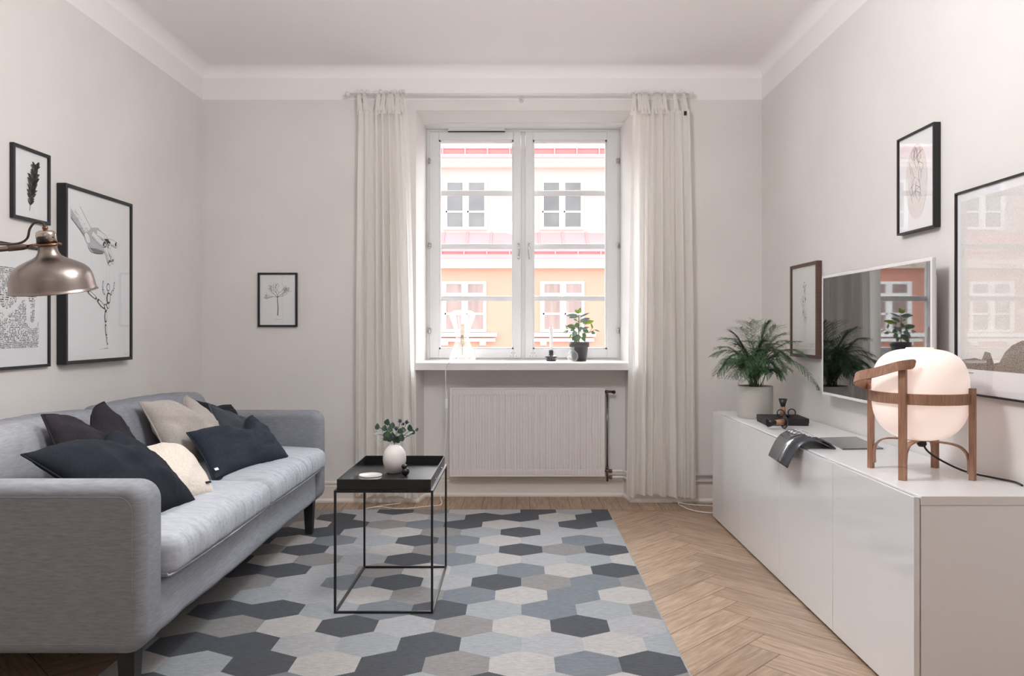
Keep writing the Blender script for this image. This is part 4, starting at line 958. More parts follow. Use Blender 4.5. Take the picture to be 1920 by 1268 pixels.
def art_botanic(mb, w, h, z):
    stroke(mb, [(-w * .72, -h * .82), (w * .72, -h * .82), (w * .72, h * .82), (-w * .72, h * .82), (-w * .72, -h * .82)], .0012, z, 3)
    rn = random.Random(6)
    for s_ in (0, 1):
        st = sp2([(-.01 + s_ * .02, -h * .75), (0 + s_ * .03, -h * .1), (.005 + s_ * .01, h * .5)], 8); stroke(mb, st, .0022, z, 3)
    for q in range(5): 
        cx_, cy_ = rn.uniform(-.025, .03), h * (.32 + q * .07)
        for s_ in range(3): a = rn.uniform(0, 6.28); flat(mb, [(cx_, cy_), (cx_ + .012 * math.cos(a) - .003, cy_ + .02 * math.sin(a)), (cx_ + .02 * math.cos(a), cy_ + .026 * math.sin(a)), (cx_ + .014 * math.cos(a) + .004, cy_ + .014 * math.sin(a))], z + .0002, rn.choice((1, 2, 3)))
    for cx_, cy_, r_ in ((-.015, .05, .032), (.02, -.04, .026), (-.01, -.01, .022)):
        for a in range(14): an = a * PI / 7; stroke(mb, [(cx_ + r_ * .4 * math.cos(an), cy_ + r_ * .5 * math.sin(an)), (cx_ + r_ * math.cos(an), cy_ + r_ * 1.15 * math.sin(an))], .0022, z + .0002, 3 if a % 2 else 2)
        flat(mb, [(cx_ + .006 * math.cos(a), cy_ + .008 * math.sin(a)) for a in [q * PI / 4 for q in range(8)]], z + .0004, 2)
def art_oval(mb, w, h, z):
    rn = random.Random(5); pts = [(w * .62 * math.cos(q * PI / 18), h * .78 * math.sin(q * PI / 18)) for q in range(36)]
    flat(mb, [(p[0], p[1]) for p in pts], z, 6)
    for q in range(26):
        x, y = rn.uniform(-.3, .3) * w, rn.uniform(-.5, .5) * h; stroke(mb, sp2([(x, y), (x + rn.uniform(-.02, .02), y + .03), (x + rn.uniform(-.03, .03), y + .05)], 4), .002, z + .0003, 2)
def art_stones(mb, w, h, z):
    m_ = .05; x0, x1, y0, y1 = -w + .0, w - .0, -h + .085, h - .03
    flat(mb, [(x0 + .02, y0), (x1 - .02, y0), (x1 - .02, y1), (x0 + .02, y1)], z, 6)
    edge = [(x0 + .02, y0 + .03), (-w * .78, y0 + .04), (-w * .70, y0 + .035), (-w * .66, y0 + .065), (-w * .6, y0 + .06), (-w * .56, y0 + .025), (-w * .5, y0 + .03), (-w * .44, y0 + .065), (-w * .36, y0 + .09), (-w * .26, y0 + .105), (-w * .12, y0 + .11), (0, y0 + .10), (w * .2, y0 + .06), (w * .5, y0 + .08), (x1 - .02, y0 + .05)]
    flat(mb, [(x0 + .02, y0 + .0)] + [(x1 - .02, y0 + .0)] + edge[::-1], z + .0004, 4)
    x = x0 + .03
    for q in range(12): stroke(mb, [(x + q * .006, y0 - .014), (x + q * .006 + .004, y0 - .0135)], .003, z + .0004, 2)
cz = lambda a, b_: (a + b_) / 2
picture('picture_frame', 'small black-framed feather print, highest on the left wall', (XL, (3.19 + 3.445) / 2, 1.766), R(90), .255, .312, .014, .018, m_blackwood, art_feather)
picture('picture_frame', 'tall deep black frame with a hand and jointed marionette drawing', (XL, (3.514 + 4.121) / 2, 1.401), R(90), .607, .828, .016, .045, m_blackwood, art_puppet)
picture('picture_frame', 'black-framed city map print half hidden by the lamp shade', (XL, 3.085, 1.2435), R(90), .72, .521, .012, .018, m_blackwood, art_map)
picture('picture_frame', 'small black-framed bare tree print on the back wall', (P(521.5, 0, YB).x, YB, P(0, 562.5, YB).z), 0, .262, .36, .013, .018, m_blackwood, art_tree)
picture('picture_frame', 'brown wooden frame with a flower drawing between fern and television', (XR, (4.527 + 4.122) / 2, 1.253), R(-90), .405, .525, .018, .03, m_walnutf, art_botanic, 'warm')
picture('picture_frame', 'small dark-framed print hanging high above the television', (XR, (3.252 + 2.963) / 2, 1.743), R(-90), .289, .403, .008, .029, m_blackwood, art_oval)
picture('picture_frame', 'large thin black-framed photo print, cut off by the right image edge', (XR, 2.831 - .5, 1.281), R(-90), 1.0, .73, .007, .024, m_black, art_stones)

# ================================================================ television
TX = 1.545; ty0, ty1, tz0, tz1 = 2.889, 3.94, .818, 1.419
tv = thing('television', 'flat television with thin white frame mounted over the sideboard', 'television', (XR, (ty0 + ty1) / 2, (tz0 + tz1) / 2))
to = Vector(tv.location); lx = lambda x: x - to.x
mb = MB(); y_, z_ = (ty1 - ty0) / 2, (tz1 - tz0) / 2; b_ = .014; mb2 = MB()
mb.box(lx(TX), -y_, -z_, lx(TX) + .016, -y_ + b_, z_); mb.box(lx(TX), y_ - b_, -z_, lx(TX) + .016, y_, z_); mb.box(lx(TX), -y_ + b_, z_ - b_, lx(TX) + .016, y_ - b_, z_); mb.box(lx(TX), -y_ + b_, -z_, lx(TX) + .016, y_ - b_, -z_ + b_)
mb.obj('bezel', m_tvwhite, tv, bevel=.002)
MB().box(lx(TX) + .002, -y_ + b_ - .001, -z_ + b_ - .001, lx(TX) + .010, y_ - b_ + .001, z_ - b_ + .001).obj('screen', m_tvscreen, tv)
MB().box(lx(TX) + .0161, -y_ + .04, -z_ + .03, lx(TX) + .045, y_ - .04, z_ - .06).obj('housing', m_tvwhite, tv, bevel=.01)
MB().box(lx(TX) + .045, -.15, -.15, -.001, .15, .15).obj('wall_mount', m_black, tv)
MB().tube([(-.02, -.12, -z_ + .02), (-.01, -.12, .68 - to.z)], .006, 8).obj('cable', m_cable, tv)

# ================================================================ sideboard
SXF = 1.182; SYN, SYF = 2.31, 4.71; SH = .65
sb = thing('sideboard', 'long glossy white sideboard along the right wall', 'sideboard', ((SXF + XR) / 2, (SYN + SYF) / 2, 0)); so_ = Vector(sb.location)
mb = MB(); mb.box(SXF + .022 - so_.x, SYN + .002 - so_.y, .006, XR - .016 - so_.x, SYF - .002 - so_.y, SH - .0285); mb.obj('carcass', m_cabside, sb, bevel=.0015)
mb = MB(); mb.box(SXF + .0205 - so_.x, SYN - so_.y, SH - .0275, XR - .015 - so_.x, SYF - so_.y, SH); mb.obj('top_panel', m_cab, sb, bevel=.0015)
for k in range(4):
    a = SYN + .6 * k; MB().box(SXF - so_.x, a + .0015 - so_.y, .012, SXF + .018 - so_.x, a + .5985 - so_.y, SH - .003).obj('door', m_lacq, sb, bevel=.0012)
mb = MB(); mb.box(SXF + .03 - so_.x, SYN + .02 - so_.y, 0, XR - .05 - so_.x, SYF - .02 - so_.y, .006); mb.obj('gap_shade', m_dark, sb)  # near-black slab, paints the shade of the gap under the sideboard

# ================================================================ basket lamp
bl = thing('table_lamp', 'lit opal glass lamp in a walnut frame standing on the sideboard', 'table lamp', (1.385, 2.67, SH)); h_ = .1125
mb = MB(); prof = []; zb0, zt0, Rm = .117, .432, .152
for i in range(41):
    t = -1 + 2 * i / 40; e_ = .64 if t > 0 else .78; zz = math.copysign(abs(math.sin(t * PI / 2)) ** e_, t); rad2 = abs(math.cos(t * PI / 2)) ** e_ if abs(t) < 1 else 0
    prof.append((max(.0, Rm * rad2 * 1), (zb0 + zt0) / 2 + (zt0 - zb0) / 2 * zz))
mb.lathe(prof, 48); shade = mb.obj('glass_shade', m_opal, bl)
mb = MB(); mb.lathe([(.0, .436), (.042, .436), (.044, .434), (.044, .426)], 32); mb.obj('cap', m_opal, shade)
legs = {'A': (-h_, -h_, .392), 'R': (h_, -h_, .304), 'L': (-h_, h_, .304), 'B': (h_, h_, .392)}
for kx, (x, y, z) in legs.items():
    d = Vector((x, y, 0)).normalized(); t_ = Vector((-d.y, d.x, 0)); c = Vector((x, y, 0)) + d * .004; mb = MB(); vs = []
    for zz, wd, th in ((0, .012, .009), (z, .012, .009)):
        for a, b2 in ((-1, -1), (1, -1), (1, 1), (-1, 1)): vs.append(c + t_ * a * wd + d * b2 * th + Vector((0, 0, zz)))
    mb.add(vs, [(3, 2, 1, 0), (4, 5, 6, 7), (0, 1, 5, 4), (1, 2, 6, 5), (2, 3, 7, 6), (3, 0, 4, 7)]).obj('leg', m_walnut, bl, bevel=.0015)
    # bent brace from leg foot up to the centre
    ins = d * (-.012); pts = spline([c + ins + Vector((0, 0, .02)), c + ins + Vector((0, 0, .065)), c + ins - d * .012 + Vector((0, 0, .095)), c - d * .06 + Vector((0, 0, .113)), c - d * .145 + Vector((0, 0, .1165))], 6)
    MB().strip(pts, .02, .005, tuple(t_)).obj('brace', m_walnut, bl)
mb = MB(); ringp = []; vs = []; fs = []; n_ = 48; rI, rO = .1535, .1605
for q in range(n_):
    a = 2 * PI * q / n_
    for r_, zz in ((rI, .25), (rO, .25), (rO, .286), (rI, .286)): vs.append((r_ * math.cos(a), r_ * math.sin(a), zz))
for q in range(n_):
    for j in range(4): fs.append((q * 4 + j, q * 4 + (j + 1) % 4, ((q + 1) % n_) * 4 + (j + 1) % 4, ((q + 1) % n_) * 4 + j))
mb.add(vs, fs, 0, False).obj('ring_band', m_walnut, bl)
pts = spline([(-h_ + .03, -h_ - .018, .385), (-h_ - .02, -h_ - .012, .378), (-.185, -.06, .352), (-.208, .0, .338), (-.195, .06, .322), (-h_ - .025, h_ + .004, .302), (-h_ + .01, h_ + .012, .298)], 8)
MB().strip(pts, [.018, .028, .033] + [.034] * (len(pts) - 6) + [.033, .028, .018], .008, (.25, 0, 1)).obj('handle', m_walnut, bl)
cab = spline([(.0, -.02, .112), (.01, -.03, .085), (.05, -.035, .055), (.12, -.06, .02), (.19, -.1, .006), (.215, -.17, .006), (.205, -.23, .006)], 8)
MB().tube(cab, .0035, 8).obj('power_cord', m_rubber, bl)
MB().lathe([(0, .118), (.014, .118), (.016, .108), (.010, .10), (0, .10)], 16, (0, -.015, -.004)).obj('cord_outlet', m_rubber, bl)
l_ = bpy.data.lights.new('table_lamp_light', 'POINT'); l_.energy = .0; l_.shadow_soft_size = .1

# ================================================================ fern
fp = thing('potted_fern', 'asparagus fern in a ribbed pale grey pot at the far end of the sideboard', 'plant', (1.335, 4.36, SH)); fo2 = Vector(fp.location)
mb = MB(); mb.lathe([(0, 0), (.092, 0), (.0965, .004), (.0965, .176), (.094, .18), (.090, .178), (.088, .165), (0, .165)], 48); mb.obj('pot', m_pot, fp)
MB().lathe([(0, .168), (.087, .166)], 32).obj('soil', m_soil, fp)
def frond(tip, rise, seed, L=1.0, wmax=.085, start=.3):
    rn = random.Random(seed); base = Vector((rn.uniform(-.03, .03), rn.uniform(-.03, .03), .165)); tip = Vector(tip)
    m1 = base.lerp(tip, .3) + Vector((0, 0, rise)); m2 = base.lerp(tip, .68) + Vector((0, 0, rise * .8))
    st = spline([base, m1, m2, tip], 12); k = len(st); mb = MB(); mb.tube(st, [.0016 - .0011 * i / k for i in range(k)], 5, 1)
    side_prev = 1
    for i in range(int(k * start), k, 1):
        t = i / (k - 1); p = st[i]; tg = (st[min(i + 1, k - 1)] - st[i - 1]).normalized(); sd = tg.cross(Vector((0, 0, 1))); sd = sd.normalized() if sd.length > .1 else Vector((1, 0, 0)); up = sd.cross(tg).normalized()
        wl = wmax * max(.14, math.sin(PI * min(1, (1 - t) * .9 + .08)) ** .8) * (1 if t > start + .1 else .7) * rn.uniform(.75, 1.15)
        for s in (-1, 1):
            d = (sd * s + tg * rn.uniform(.55, .95) + up * rn.uniform(-.1, .15)).normalized(); nb = max(3, int(wl / .0042)); q0 = p
            for j in range(nb):
                f_ = j / nb; q1 = q0 + d * (wl / nb); d = (d + Vector((0, 0, -.035)) + tg * .02).normalized()
                nl = .0115 * (1 - .55 * f_) * rn.uniform(.8, 1.2)
                sd2 = d.cross(Vector((rn.uniform(-.3, .3), rn.uniform(-.3, .3), 1))).normalized()
                for s2_ in (-1, 1):
                    dd = (sd2 * s2_ + d * .9).normalized(); w_ = sd2.cross(dd).normalized().cross(dd) * .0007
                    mb.add([q0 - w_, q0 + w_, q0 + dd * nl], [(0, 1, 2)], 0)
                w2 = sd2 * .0006; mb.add([q0 - w2, q0 + w2, q1 + w2, q1 - w2], [(0, 1, 2, 3)], 0)
                q0 = q1
    for i, v in enumerate(mb.v):
        if v[0] + fo2.x > 1.602: mb.v[i] = (1.602 - fo2.x - random.random() * .006, v[1], v[2])
    mb.obj('frond', [m_fern, m_fernstem], fp, recalc=False)
kf = 4.3 / F
def ft(px, py, dy=0): return (((px - CX) * (4.36 + dy) / F - fo2.x), dy, CH - (py - CY) * (4.36 + dy) / F - SH)
tips = [(1340, 664, 0), (1345, 700, -.05), (1352, 690, .08), (1352, 650, .1), (1362, 634, -.04), (1372, 622, .05), (1388, 615, -.08), (1405, 606, .03), (1420, 604, .1), (1440, 606, -.04), (1455, 612, -.1), (1470, 625, 0), (1480, 640, -.12), (1488, 655, .05),
        (1480, 672, -.1), (1475, 690, -.14), (1466, 706, -.1), (1400, 712, -.13), (1385, 700, -.14), (1372, 706, -.1), (1362, 676, -.12), (1378, 660, .14), (1400, 640, .16), (1430, 630, .15), (1450, 645, .14), (1395, 680, -.16), (1420, 690, -.17), (1440, 676, -.18), (1425, 655, -.15),
        (1410, 668, -.12), (1450, 700, -.15), (1435, 640, -.06), (1405, 700, -.1), (1380, 646, .0), (1460, 664, .05)]
for q, (px, py, dy) in enumerate(tips): frond(ft(px, py, dy), .07 + .03 * ((q * 7) % 5) / 4 + (.035 if py > 660 else 0), q, wmax=.115)
for q in range(16):
    an = q * 2.4; frond((.17 * math.cos(an) * (.5 + .5 * ((q * 5) % 7) / 7), .16 * math.sin(an), .27 + .10 * ((q * 3) % 5) / 5), .05, 200 + q, wmax=.10, start=.2)
frond(ft(1536, 728, -.25), .16, 77, wmax=.075, start=.35); frond(ft(1512, 668, -.2), .12, 78, wmax=.07); frond(ft(1500, 640, -.12), .09, 79, wmax=.07)

# ================================================================ box, candle holders, magazine on sideboard
bx = thing('flat_black_box', 'flat dark cloth-covered box lying on the sideboard in front of the fern', 'box', (1.395, 4.09, SH), (0, 0, R(-4)))
mb = MB(); mb.box(-.108, -.1, 0, .108, .1, .034); mb.obj('body', m_box, bx, bevel=.002)
MB().box(-.11, -.102, .0135, .11, .102, .0375).obj('lid', m_box, bx, bevel=.002)
def holder(label, loc, rot):
    t = thing('candle_holder', label, 'candle holder', loc, rot, 'wood and black metal candle holders')
    MB().lathe([(0, 0), (.026, 0), (.034, .008), (.036, .013), (.034, .013), (.026, .006), (0, .006)], 32).obj('dish', m_black, t)
    MB().lathe([(0, .006), (.0165, .006), (.0125, .055), (0, .055)], 24).obj('wooden_stem', m_walnut, t)
    MB().lathe([(0, .055), (.011, .055), (.012, .06), (.0225, .096), (.0215, .096), (.011, .064), (0, .064)], 28).obj('cup', m_black, t)
    MB().tube([(.044 + .018 * math.cos(a * PI / 12), 0, .026 + .018 * math.sin(a * PI / 12)) for a in range(24)], .003, 8, closed=True).obj('ring_handle', m_black, t)
    return t
holder('upright wood and black candle holder with ring handle standing on the black box', (1.385, 4.05, SH + .0378), (0, 0, R(-20)))
holder('wood and black candle holder tipped over in front of the black box', (1.335, 3.86, SH + .037), (0, R(-93), R(8)))
mg = thing('open_magazine', 'open glossy dark magazine curling over the front edge of the sideboard', 'magazine', (1.34, 3.36, SH))
prof = spline([(.0, 0, .006), (-.03, 0, .030), (-.075, 0, .043), (-.12, 0, .036), (-.155, 0, .012), (-.18, 0, -.028), (-.2, 0, -.072)], 6); mb = MB(); vs = []; n_ = len(prof)
for y_ in (-.16, .16):
    for i, p in enumerate(prof):
        sh = .03 * (y_ / .16) ; vs.append((p.x + .012 * (y_ / .16) - .014 + (.0), y_, p.z))
for y_ in (-.16, .16):
    for i, p in enumerate(prof): vs.append((p.x + .012 * (y_ / .16) - .014, y_, p.z - .005))
fs = [(i, i + 1, n_ + i + 1, n_ + i) for i in range(n_ - 1)] + [(2 * n_ + i, 3 * n_ + i, 3 * n_ + i + 1, 2 * n_ + i + 1) for i in range(n_ - 1)] + [(i, 2 * n_ + i, 2 * n_ + i + 1, i + 1) for i in range(n_ - 1)] + [(n_ + i, n_ + i + 1, 3 * n_ + i + 1, 3 * n_ + i) for i in range(n_ - 1)] + [(n_ - 1, 3 * n_ - 1, 4 * n_ - 1, 2 * n_ - 1), (0, n_, 3 * n_, 2 * n_)]
mb.add(vs, fs, 0, True).obj('curled_cover', m_mag, mg)
def onpage(s, y_):   # point just above the curled page
    f_ = s * (n_ - 1); i = min(int(f_), n_ - 2); p = prof[i].lerp(prof[i + 1], f_ - i); tg = (prof[i + 1] - prof[i]).normalized(); nn = Vector((tg.z, 0, -tg.x)); nn = nn if nn.z > 0 or nn.x < 0 else -nn
    return Vector((p.x + .012 * (y_ / .16) - .014, y_, p.z)) + nn * .0012
mb = MB(); rn = random.Random(3)
for row, (s0, am) in enumerate(((.34, .022), (.46, .012))):
    pts = [onpage(s0 + am * 1.6 * math.sin(q * .9) + .02 * math.sin(q * 2.3), .14 - q * .0056) for q in range(44 if row == 0 else 20)]; mb.tube(spline(pts, 3), .0016, 4)
mb.obj('cover_lettering', m_paper, mg)
MB().add([(0, -.165, .0), (.175, -.15, .0), (.21, .19, .0), (.03, .155, .0), (0, -.165, .006), (.175, -.15, .006), (.21, .19, .006), (.03, .155, .006)], [(3, 2, 1, 0), (4, 5, 6, 7), (0, 1, 5, 4), (1, 2, 6, 5), (2, 3, 7, 6), (3, 0, 4, 7)]).obj('flat_pages', m_mag2, mg)

# ================================================================ things on the sill
sy = 5.40; k = sy / F
def sx(px): return (px - CX) * k
gl = thing('glass_table_lamp', 'clear hourglass-shaped glass lamp standing on the sill', 'table lamp', (sx(867), sy, SZ))
hgt = 95 * k
pr = [(.50, 0), (.98, .03), (1.0, .08), (.90, .16), (.72, .28), (.56, .38), (.50, .45), (.53, .52), (.66, .64), (.84, .77), (.99, .87), (1.0, .91), (.90, .96), (.66, .995), (.40, 1.0)]
prp = spline([(a * 23.5 * k, 0, b2 * hgt) for a, b2 in pr], 4); mb = MB(); n_ = 60; vs = []; fs = []
for p in prp:
    for j in range(n_):
        a = 2 * PI * j / n_; rb = p.x * (1 + .025 * math.cos(15 * a)); vs.append((rb * math.cos(a), rb * math.sin(a), p.z))
for i in range(len(prp) - 1):
    for j in range(n_): fs.append((i * n_ + j, i * n_ + (j + 1) % n_, (i + 1) * n_ + (j + 1) % n_, (i + 1) * n_ + j))
mb.add(vs, fs, 0, True).obj('glass_body', m_lglass, gl)
MB().lathe([(0, .045 * .9), (.012, .04), (.035, .02), (.046, .0), (0, 0)], 32).obj('base_dome', m_porc, gl)
MB().tube([(0, 0, .035), (0, 0, .115)], .0042, 10).obj('stem', m_brass, gl)
MB().tube([(0, 0, .110), (0, 0, .180)], .0125, 20).obj('bulb_holder', m_brass, gl)
MB().tube([(0, 0, .180), (0, 0, .19), (0, 0, .25), (0, 0, .262)], [.010, .017, .0175, .010], 20).obj('bulb', M('frosted_bulb', C3(250, 226, 206), .5), gl)
pts = spline([(-.05, -.02, .006), (-.1, -.08, .006), (sx(836) - sx(867), YB - .045 - sy, .0), (sx(834) - sx(867), YB - .047 - sy, -.2), (sx(833) - sx(867), YB - .06 - sy, -.34)], 6)
swz = P(0, 757, YB - .05).z - SZ
cx_ = P(837, 0, YB - .05).x - sx(867)
pts = spline([(-.05, -.02, .005), (-.1, -.1, .005), (P(843, 0, 5.11).x - sx(867), 5.115 - sy, .006), (P(836, 0, 5.1).x - sx(867), 5.1 - sy, -.03), (cx_ - .004, 5.1 - sy, -.15), (cx_, 5.1 - sy, swz + .03)], 6)
MB().tube(pts, .003, 8).obj('power_cord', m_cable, gl)
MB().box(cx_ - .009, 5.09 - sy, swz - .032, cx_ + .009, 5.11 - sy, swz + .032).obj('cord_switch', m_cable, gl, bevel=.003)
pts = spline([(cx_, 5.1 - sy, swz - .03), (cx_ - .004, 5.1 - sy, swz - .2), (cx_ - .02, 5.1 - sy, swz - .37), (cx_ - .04, 5.1 - sy, .06 - SZ), (cx_ - .03, 5.06 - sy, .004 - SZ), (cx_ - .10, 5.0 - sy, .004 - SZ), (cx_ - .28, 4.93 - sy, .004 - SZ), (cx_ - .42, 4.98 - sy, .004 - SZ), (cx_ - .50, 4.93 - sy, .004 - SZ), (cx_ - .40, 5.02 - sy, .004 - SZ), (cx_ - .3, 5.08 - sy, .004 - SZ)], 8)
MB().tube(pts, .003, 8).obj('power_cord', m_cable, gl)

ch = thing('candlestick', 'white candle in a low dark grey holder on the sill', 'candlestick', (sx(1033.5), sy, SZ))
MB().lathe([(0, 0), (9 * k, 0), (9.4 * k, 3 * k), (9 * k, 5.5 * k), (11.6 * k, 7.2 * k), (11.8 * k, 8.4 * k), (9 * k, 9.6 * k), (5 * k, 12 * k), (4.3 * k, 13 * k), (4.8 * k, 20 * k), (3.8 * k, 20 * k), (0, 19 * k)], 32).obj('holder', m_hold, ch)
MB().tube([(0, 0, 19 * k), (0, 0, 62 * k), (0, 0, 64 * k)], [3.0 * k, 3.4 * k, 2.4 * k], 20).obj('candle', m_candle, ch)
MB().tube([(0, 0, 64 * k), (.001, 0, 66.5 * k)], .0012, 6).obj('wick', m_black, ch)
fk = thing('round_glass_vase', 'small round clear glass vase in front of the dark pot on the sill', 'vase', (sx(1072.5), sy - .06, SZ))
pr = [(0, .0), (.02, 0.001), (.034, .016), (.038, .037), (.033, .056), (.020, .070), (.011, .078), (.0105, .092), (.014, .100)]
prp = spline([(a, 0, b2) for a, b2 in pr], 4); MB().lathe([(p.x, p.z) for p in prp], 32).obj('glass', m_lglass, fk)
MB().lathe([(0, .003), (.019, .003), (.0325, .016), (.036, .030), (0, .030)], 32).obj('water', glassy('water', (.96, .97, .97, 1), 1.33, 0, .03), fk)
pp = thing('potted_plant', 'small leafy green plant in a dark grey pot on the sill', 'plant', (sx(1086), sy, SZ))
MB().lathe([(0, 0), (13.5 * k, 0), (16.5 * k, 26 * k), (18 * k, 26 * k), (18.5 * k, 27 * k), (18.8 * k, 35.5 * k), (17 * k, 35.5 * k), (16.5 * k, 31 * k), (0, 31 * k)], 40).obj('pot', m_potdark, pp)
MB().lathe([(0, 31.6 * k), (16.5 * k, 31.4 * k)], 24).obj('soil', m_soil, pp)
def leaf(mb, a, b_, w_, nrm, curl=.12, mi=0, th=.0008):
    a = Vector(a); b_ = Vector(b_); ax = b_ - a; L = ax.length; ax.normalize(); nrm = Vector(nrm); nrm = (nrm - ax * nrm.dot(ax)).normalized(); sd = ax.cross(nrm)
    rows = []; N_ = 8; vs = []
    for i in range(N_ + 1):
        t = i / N_; wd = w_ / 2 * (math.sin(PI * t ** .75) ** .75 if 0 < t < 1 else .03) ; c = a + ax * L * t - nrm * curl * L * (t ** 2)
        for s_ in (-1, -.5, 0, .5, 1): vs.append(c + sd * wd * s_ + nrm * (abs(s_) ** 2 * wd * .28))
    m_ = len(vs); vs += [v - nrm * th for v in vs]
    fs = []
    for i in range(N_):
        for j in range(4): q = i * 5 + j; fs += [(q, q + 1, q + 6, q + 5), (m_ + q + 5, m_ + q + 6, m_ + q + 1, m_ + q)]
        for j in (0, 4): q = i * 5 + j; fs.append((q, q + 5, m_ + q + 5, m_ + q))
    mb.add(vs, fs, mi, True)
def zz(px, py, dy=0, base=None):   # pixel in the zoomed crop (1000,560, x9.057) -> local of plant
    X = 1000 + px / 9.057; Yp = 560 + py / 9.057; q = P(X, Yp, sy + dy); return q - Vector(pp.location)
mb = MB(); mb.tube([zz(775, 740), zz(770, 500), zz(775, 380), zz(770, 250)], [.004, .0035, .003, .002], 8)
for a, b_ in (((770, 560), (600, 530)), ((770, 520), (860, 470)), ((860, 470), (900, 420)), ((770, 600), (950, 580)), ((950, 580), (1040, 530)), ((775, 400), (730, 370)), ((770, 640), (660, 600)), ((950, 580), (1000, 500)), ((772, 690), (850, 640))): mb.tube([zz(*a), zz(*b_)], .0018, 6)
mb.obj('stem', m_fernstem, pp)
LV = [((770, 250), (705, 190), 60, 1, 0), ((775, 250), (800, 155), 62, 1, 0), ((765, 300), (555, 275), 75, 2, 0), ((790, 315), (955, 235), 36, 2, 0), ((770, 300), (600, 320), 60, 2, .02), ((790, 400), (960, 325), 80, 2, -.02), ((740, 375), (685, 345), 36, 1, 0), ((800, 385), (835, 345), 30, 1, 0),
      ((875, 425), (1035, 370), 78, 1, .02), ((840, 430), (900, 400), 50, 1, 0), ((715, 500), (575, 460), 100, 0, -.03), ((750, 500), (735, 400), 85, 0, .02), ((760, 520), (860, 500), 60, 2, -.02), ((830, 530), (940, 480), 60, 2, -.03), ((840, 530), (945, 580), 85, 0, -.02),
      ((1005, 510), (980, 415), 40, 1, 0), ((980, 580), (1055, 590), 60, 0, 0), ((1040, 530), (1135, 560), 22, 0, 0), ((580, 520), (540, 440), 26, 1, 0), ((590, 535), (495, 580), 20, 0, 0), ((600, 540), (530, 600), 20, 0, .01), ((730, 560), (665, 640), 85, 2, -.04), ((770, 610), (700, 745), 125, 0, -.05), ((650, 600), (605, 680), 34, 1, 0),
      ((830, 600), (905, 650), 75, 0, 0), ((830, 650), (880, 730), 70, 0, -.03), ((690, 640), (660, 725), 40, 2, 0), ((700, 545), (620, 530), 60, 0, .02), ((800, 570), (760, 480), 60, 2, .03)]
mats3 = [m_leaf, m_leafy, m_leafb]
for q, (a, b_, w_, mi, dy) in enumerate(LV):
    mb = MB(); A = zz(*a, 0); B_2 = zz(*b_, dy); leaf(mb, A, B_2, w_ / 9.057 * k, (.2 * math.sin(q), -1, .55), .1); mb.obj('leaf', mats3[mi], pp, recalc=False)

# ================================================================ side table
tbx0, tbx1, tby0, tby1, tbz = -.740, -.342, 3.10, 3.70, .502
tb = thing('side_table', 'black steel wire side table standing on the rug', 'side table', ((tbx0 + tbx1) / 2, (tby0 + tby1) / 2, RZ)); to_ = Vector(tb.location)
g = .0045; L_ = lambda x, y, z: (x - to_.x, y - to_.y, z - to_.z)
xs = (tbx0 + g, tbx1 - g); ys = (tby0 + g, tby1 - g)
for x in xs:
    for y in ys: a = L_(x, y, 0); MB().box(a[0] - g, a[1] - g, 0, a[0] + g, a[1] + g, tbz - RZ).obj('leg', m_steel, tb)
for z in (RZ + g, tbz - g):
    mb = MB()
    for y in ys: a = L_(xs[0] + g, y, z); b_ = L_(xs[1] - g, y, z); mb.box(a[0], a[1] - g, a[2] - g, b_[0], b_[1] + g, b_[2] + g)
    for x in xs: a = L_(x, ys[0] + g, z); b_ = L_(x, ys[1] - g, z); mb.box(a[0] - g, a[1], a[2] - g, b_[0] + g, b_[1], b_[2] + g)
    mb.obj('lower_rail' if z < .1 else 'upper_rail', m_steel, tb)
tr = thing('metal_tray', 'black rectangular metal tray resting on the wire side table', 'tray', to_ + Vector((0, 0, tbz - RZ)))
a0, a1, b0, b1 = tbx0 + .010 - to_.x, tbx1 - .010 - to_.x, tby0 + .008 - to_.y, tby1 - .008 - to_.y; th = .003; zh = .043
mb = MB(); mb.box(a0, b0, .0, a1, b1, th); tb_o = mb.obj('tray_base', m_steel, tr)
mb = MB(); mb.box(a0, b0, th, a0 + th, b1, zh); mb.box(a1 - th, b0, th, a1, b1, zh); mb.box(a0 + th, b0, th, a1 - th, b0 + th, zh); mb.box(a0 + th, b1 - th, th, a1 - th, b1, zh); mb.obj('tray_rim', m_steel, tr, bevel=.0006)
mb = MB()
for y in (-.12, .13): mb.sphere((a1 + .001, y, .012), .005, 10)
mb.obj('rivet', m_chrome, tr)
tz = tbz + th
v_ = thing('ceramic_vase', 'white textured egg-shaped vase on the black tray', 'vase', (-.556, 3.47, tz))
pr = [(0, 0), (.026, 0), (.034, .008), (.046, .032), (.0515, .060), (.048, .088), (.036, .110), (.024, .122), (.0215, .128), (.019, .128), (.018, .118), (.0, .112)]
prp = spline([(a, 0, b2) for a, b2 in pr], 6); vs = []; fs = []; n_ = 72
for i, p in enumerate(prp):
    for j in range(n_):
        a = 2 * PI * j / n_; r_ = p.x * (1 + (.012 * (1 if (i + j // 2) % 2 else -1) if .008 < p.z < .118 and p.x > .02 else 0)); vs.append((r_ * math.cos(a), r_ * math.sin(a), p.z))
for i in range(len(prp) - 1):
    for j in range(n_): fs.append((i * n_ + j, i * n_ + (j + 1) % n_, (i + 1) * n_ + (j + 1) % n_, (i + 1) * n_ + j))
MB().add(vs, fs, 0, True).obj('body', m_vase, v_)
bq = thing('bouquet', 'eucalyptus twigs and dark blue thistles standing in the white vase', 'flowers', (-.556, 3.47, tz + .118)); bo = Vector(bq.location)
def vz(px, py, dy=0): X = 600 + px / 2.817; Yp = 750 + py / 2.817; return P(X, Yp, 3.47 + dy) - bo
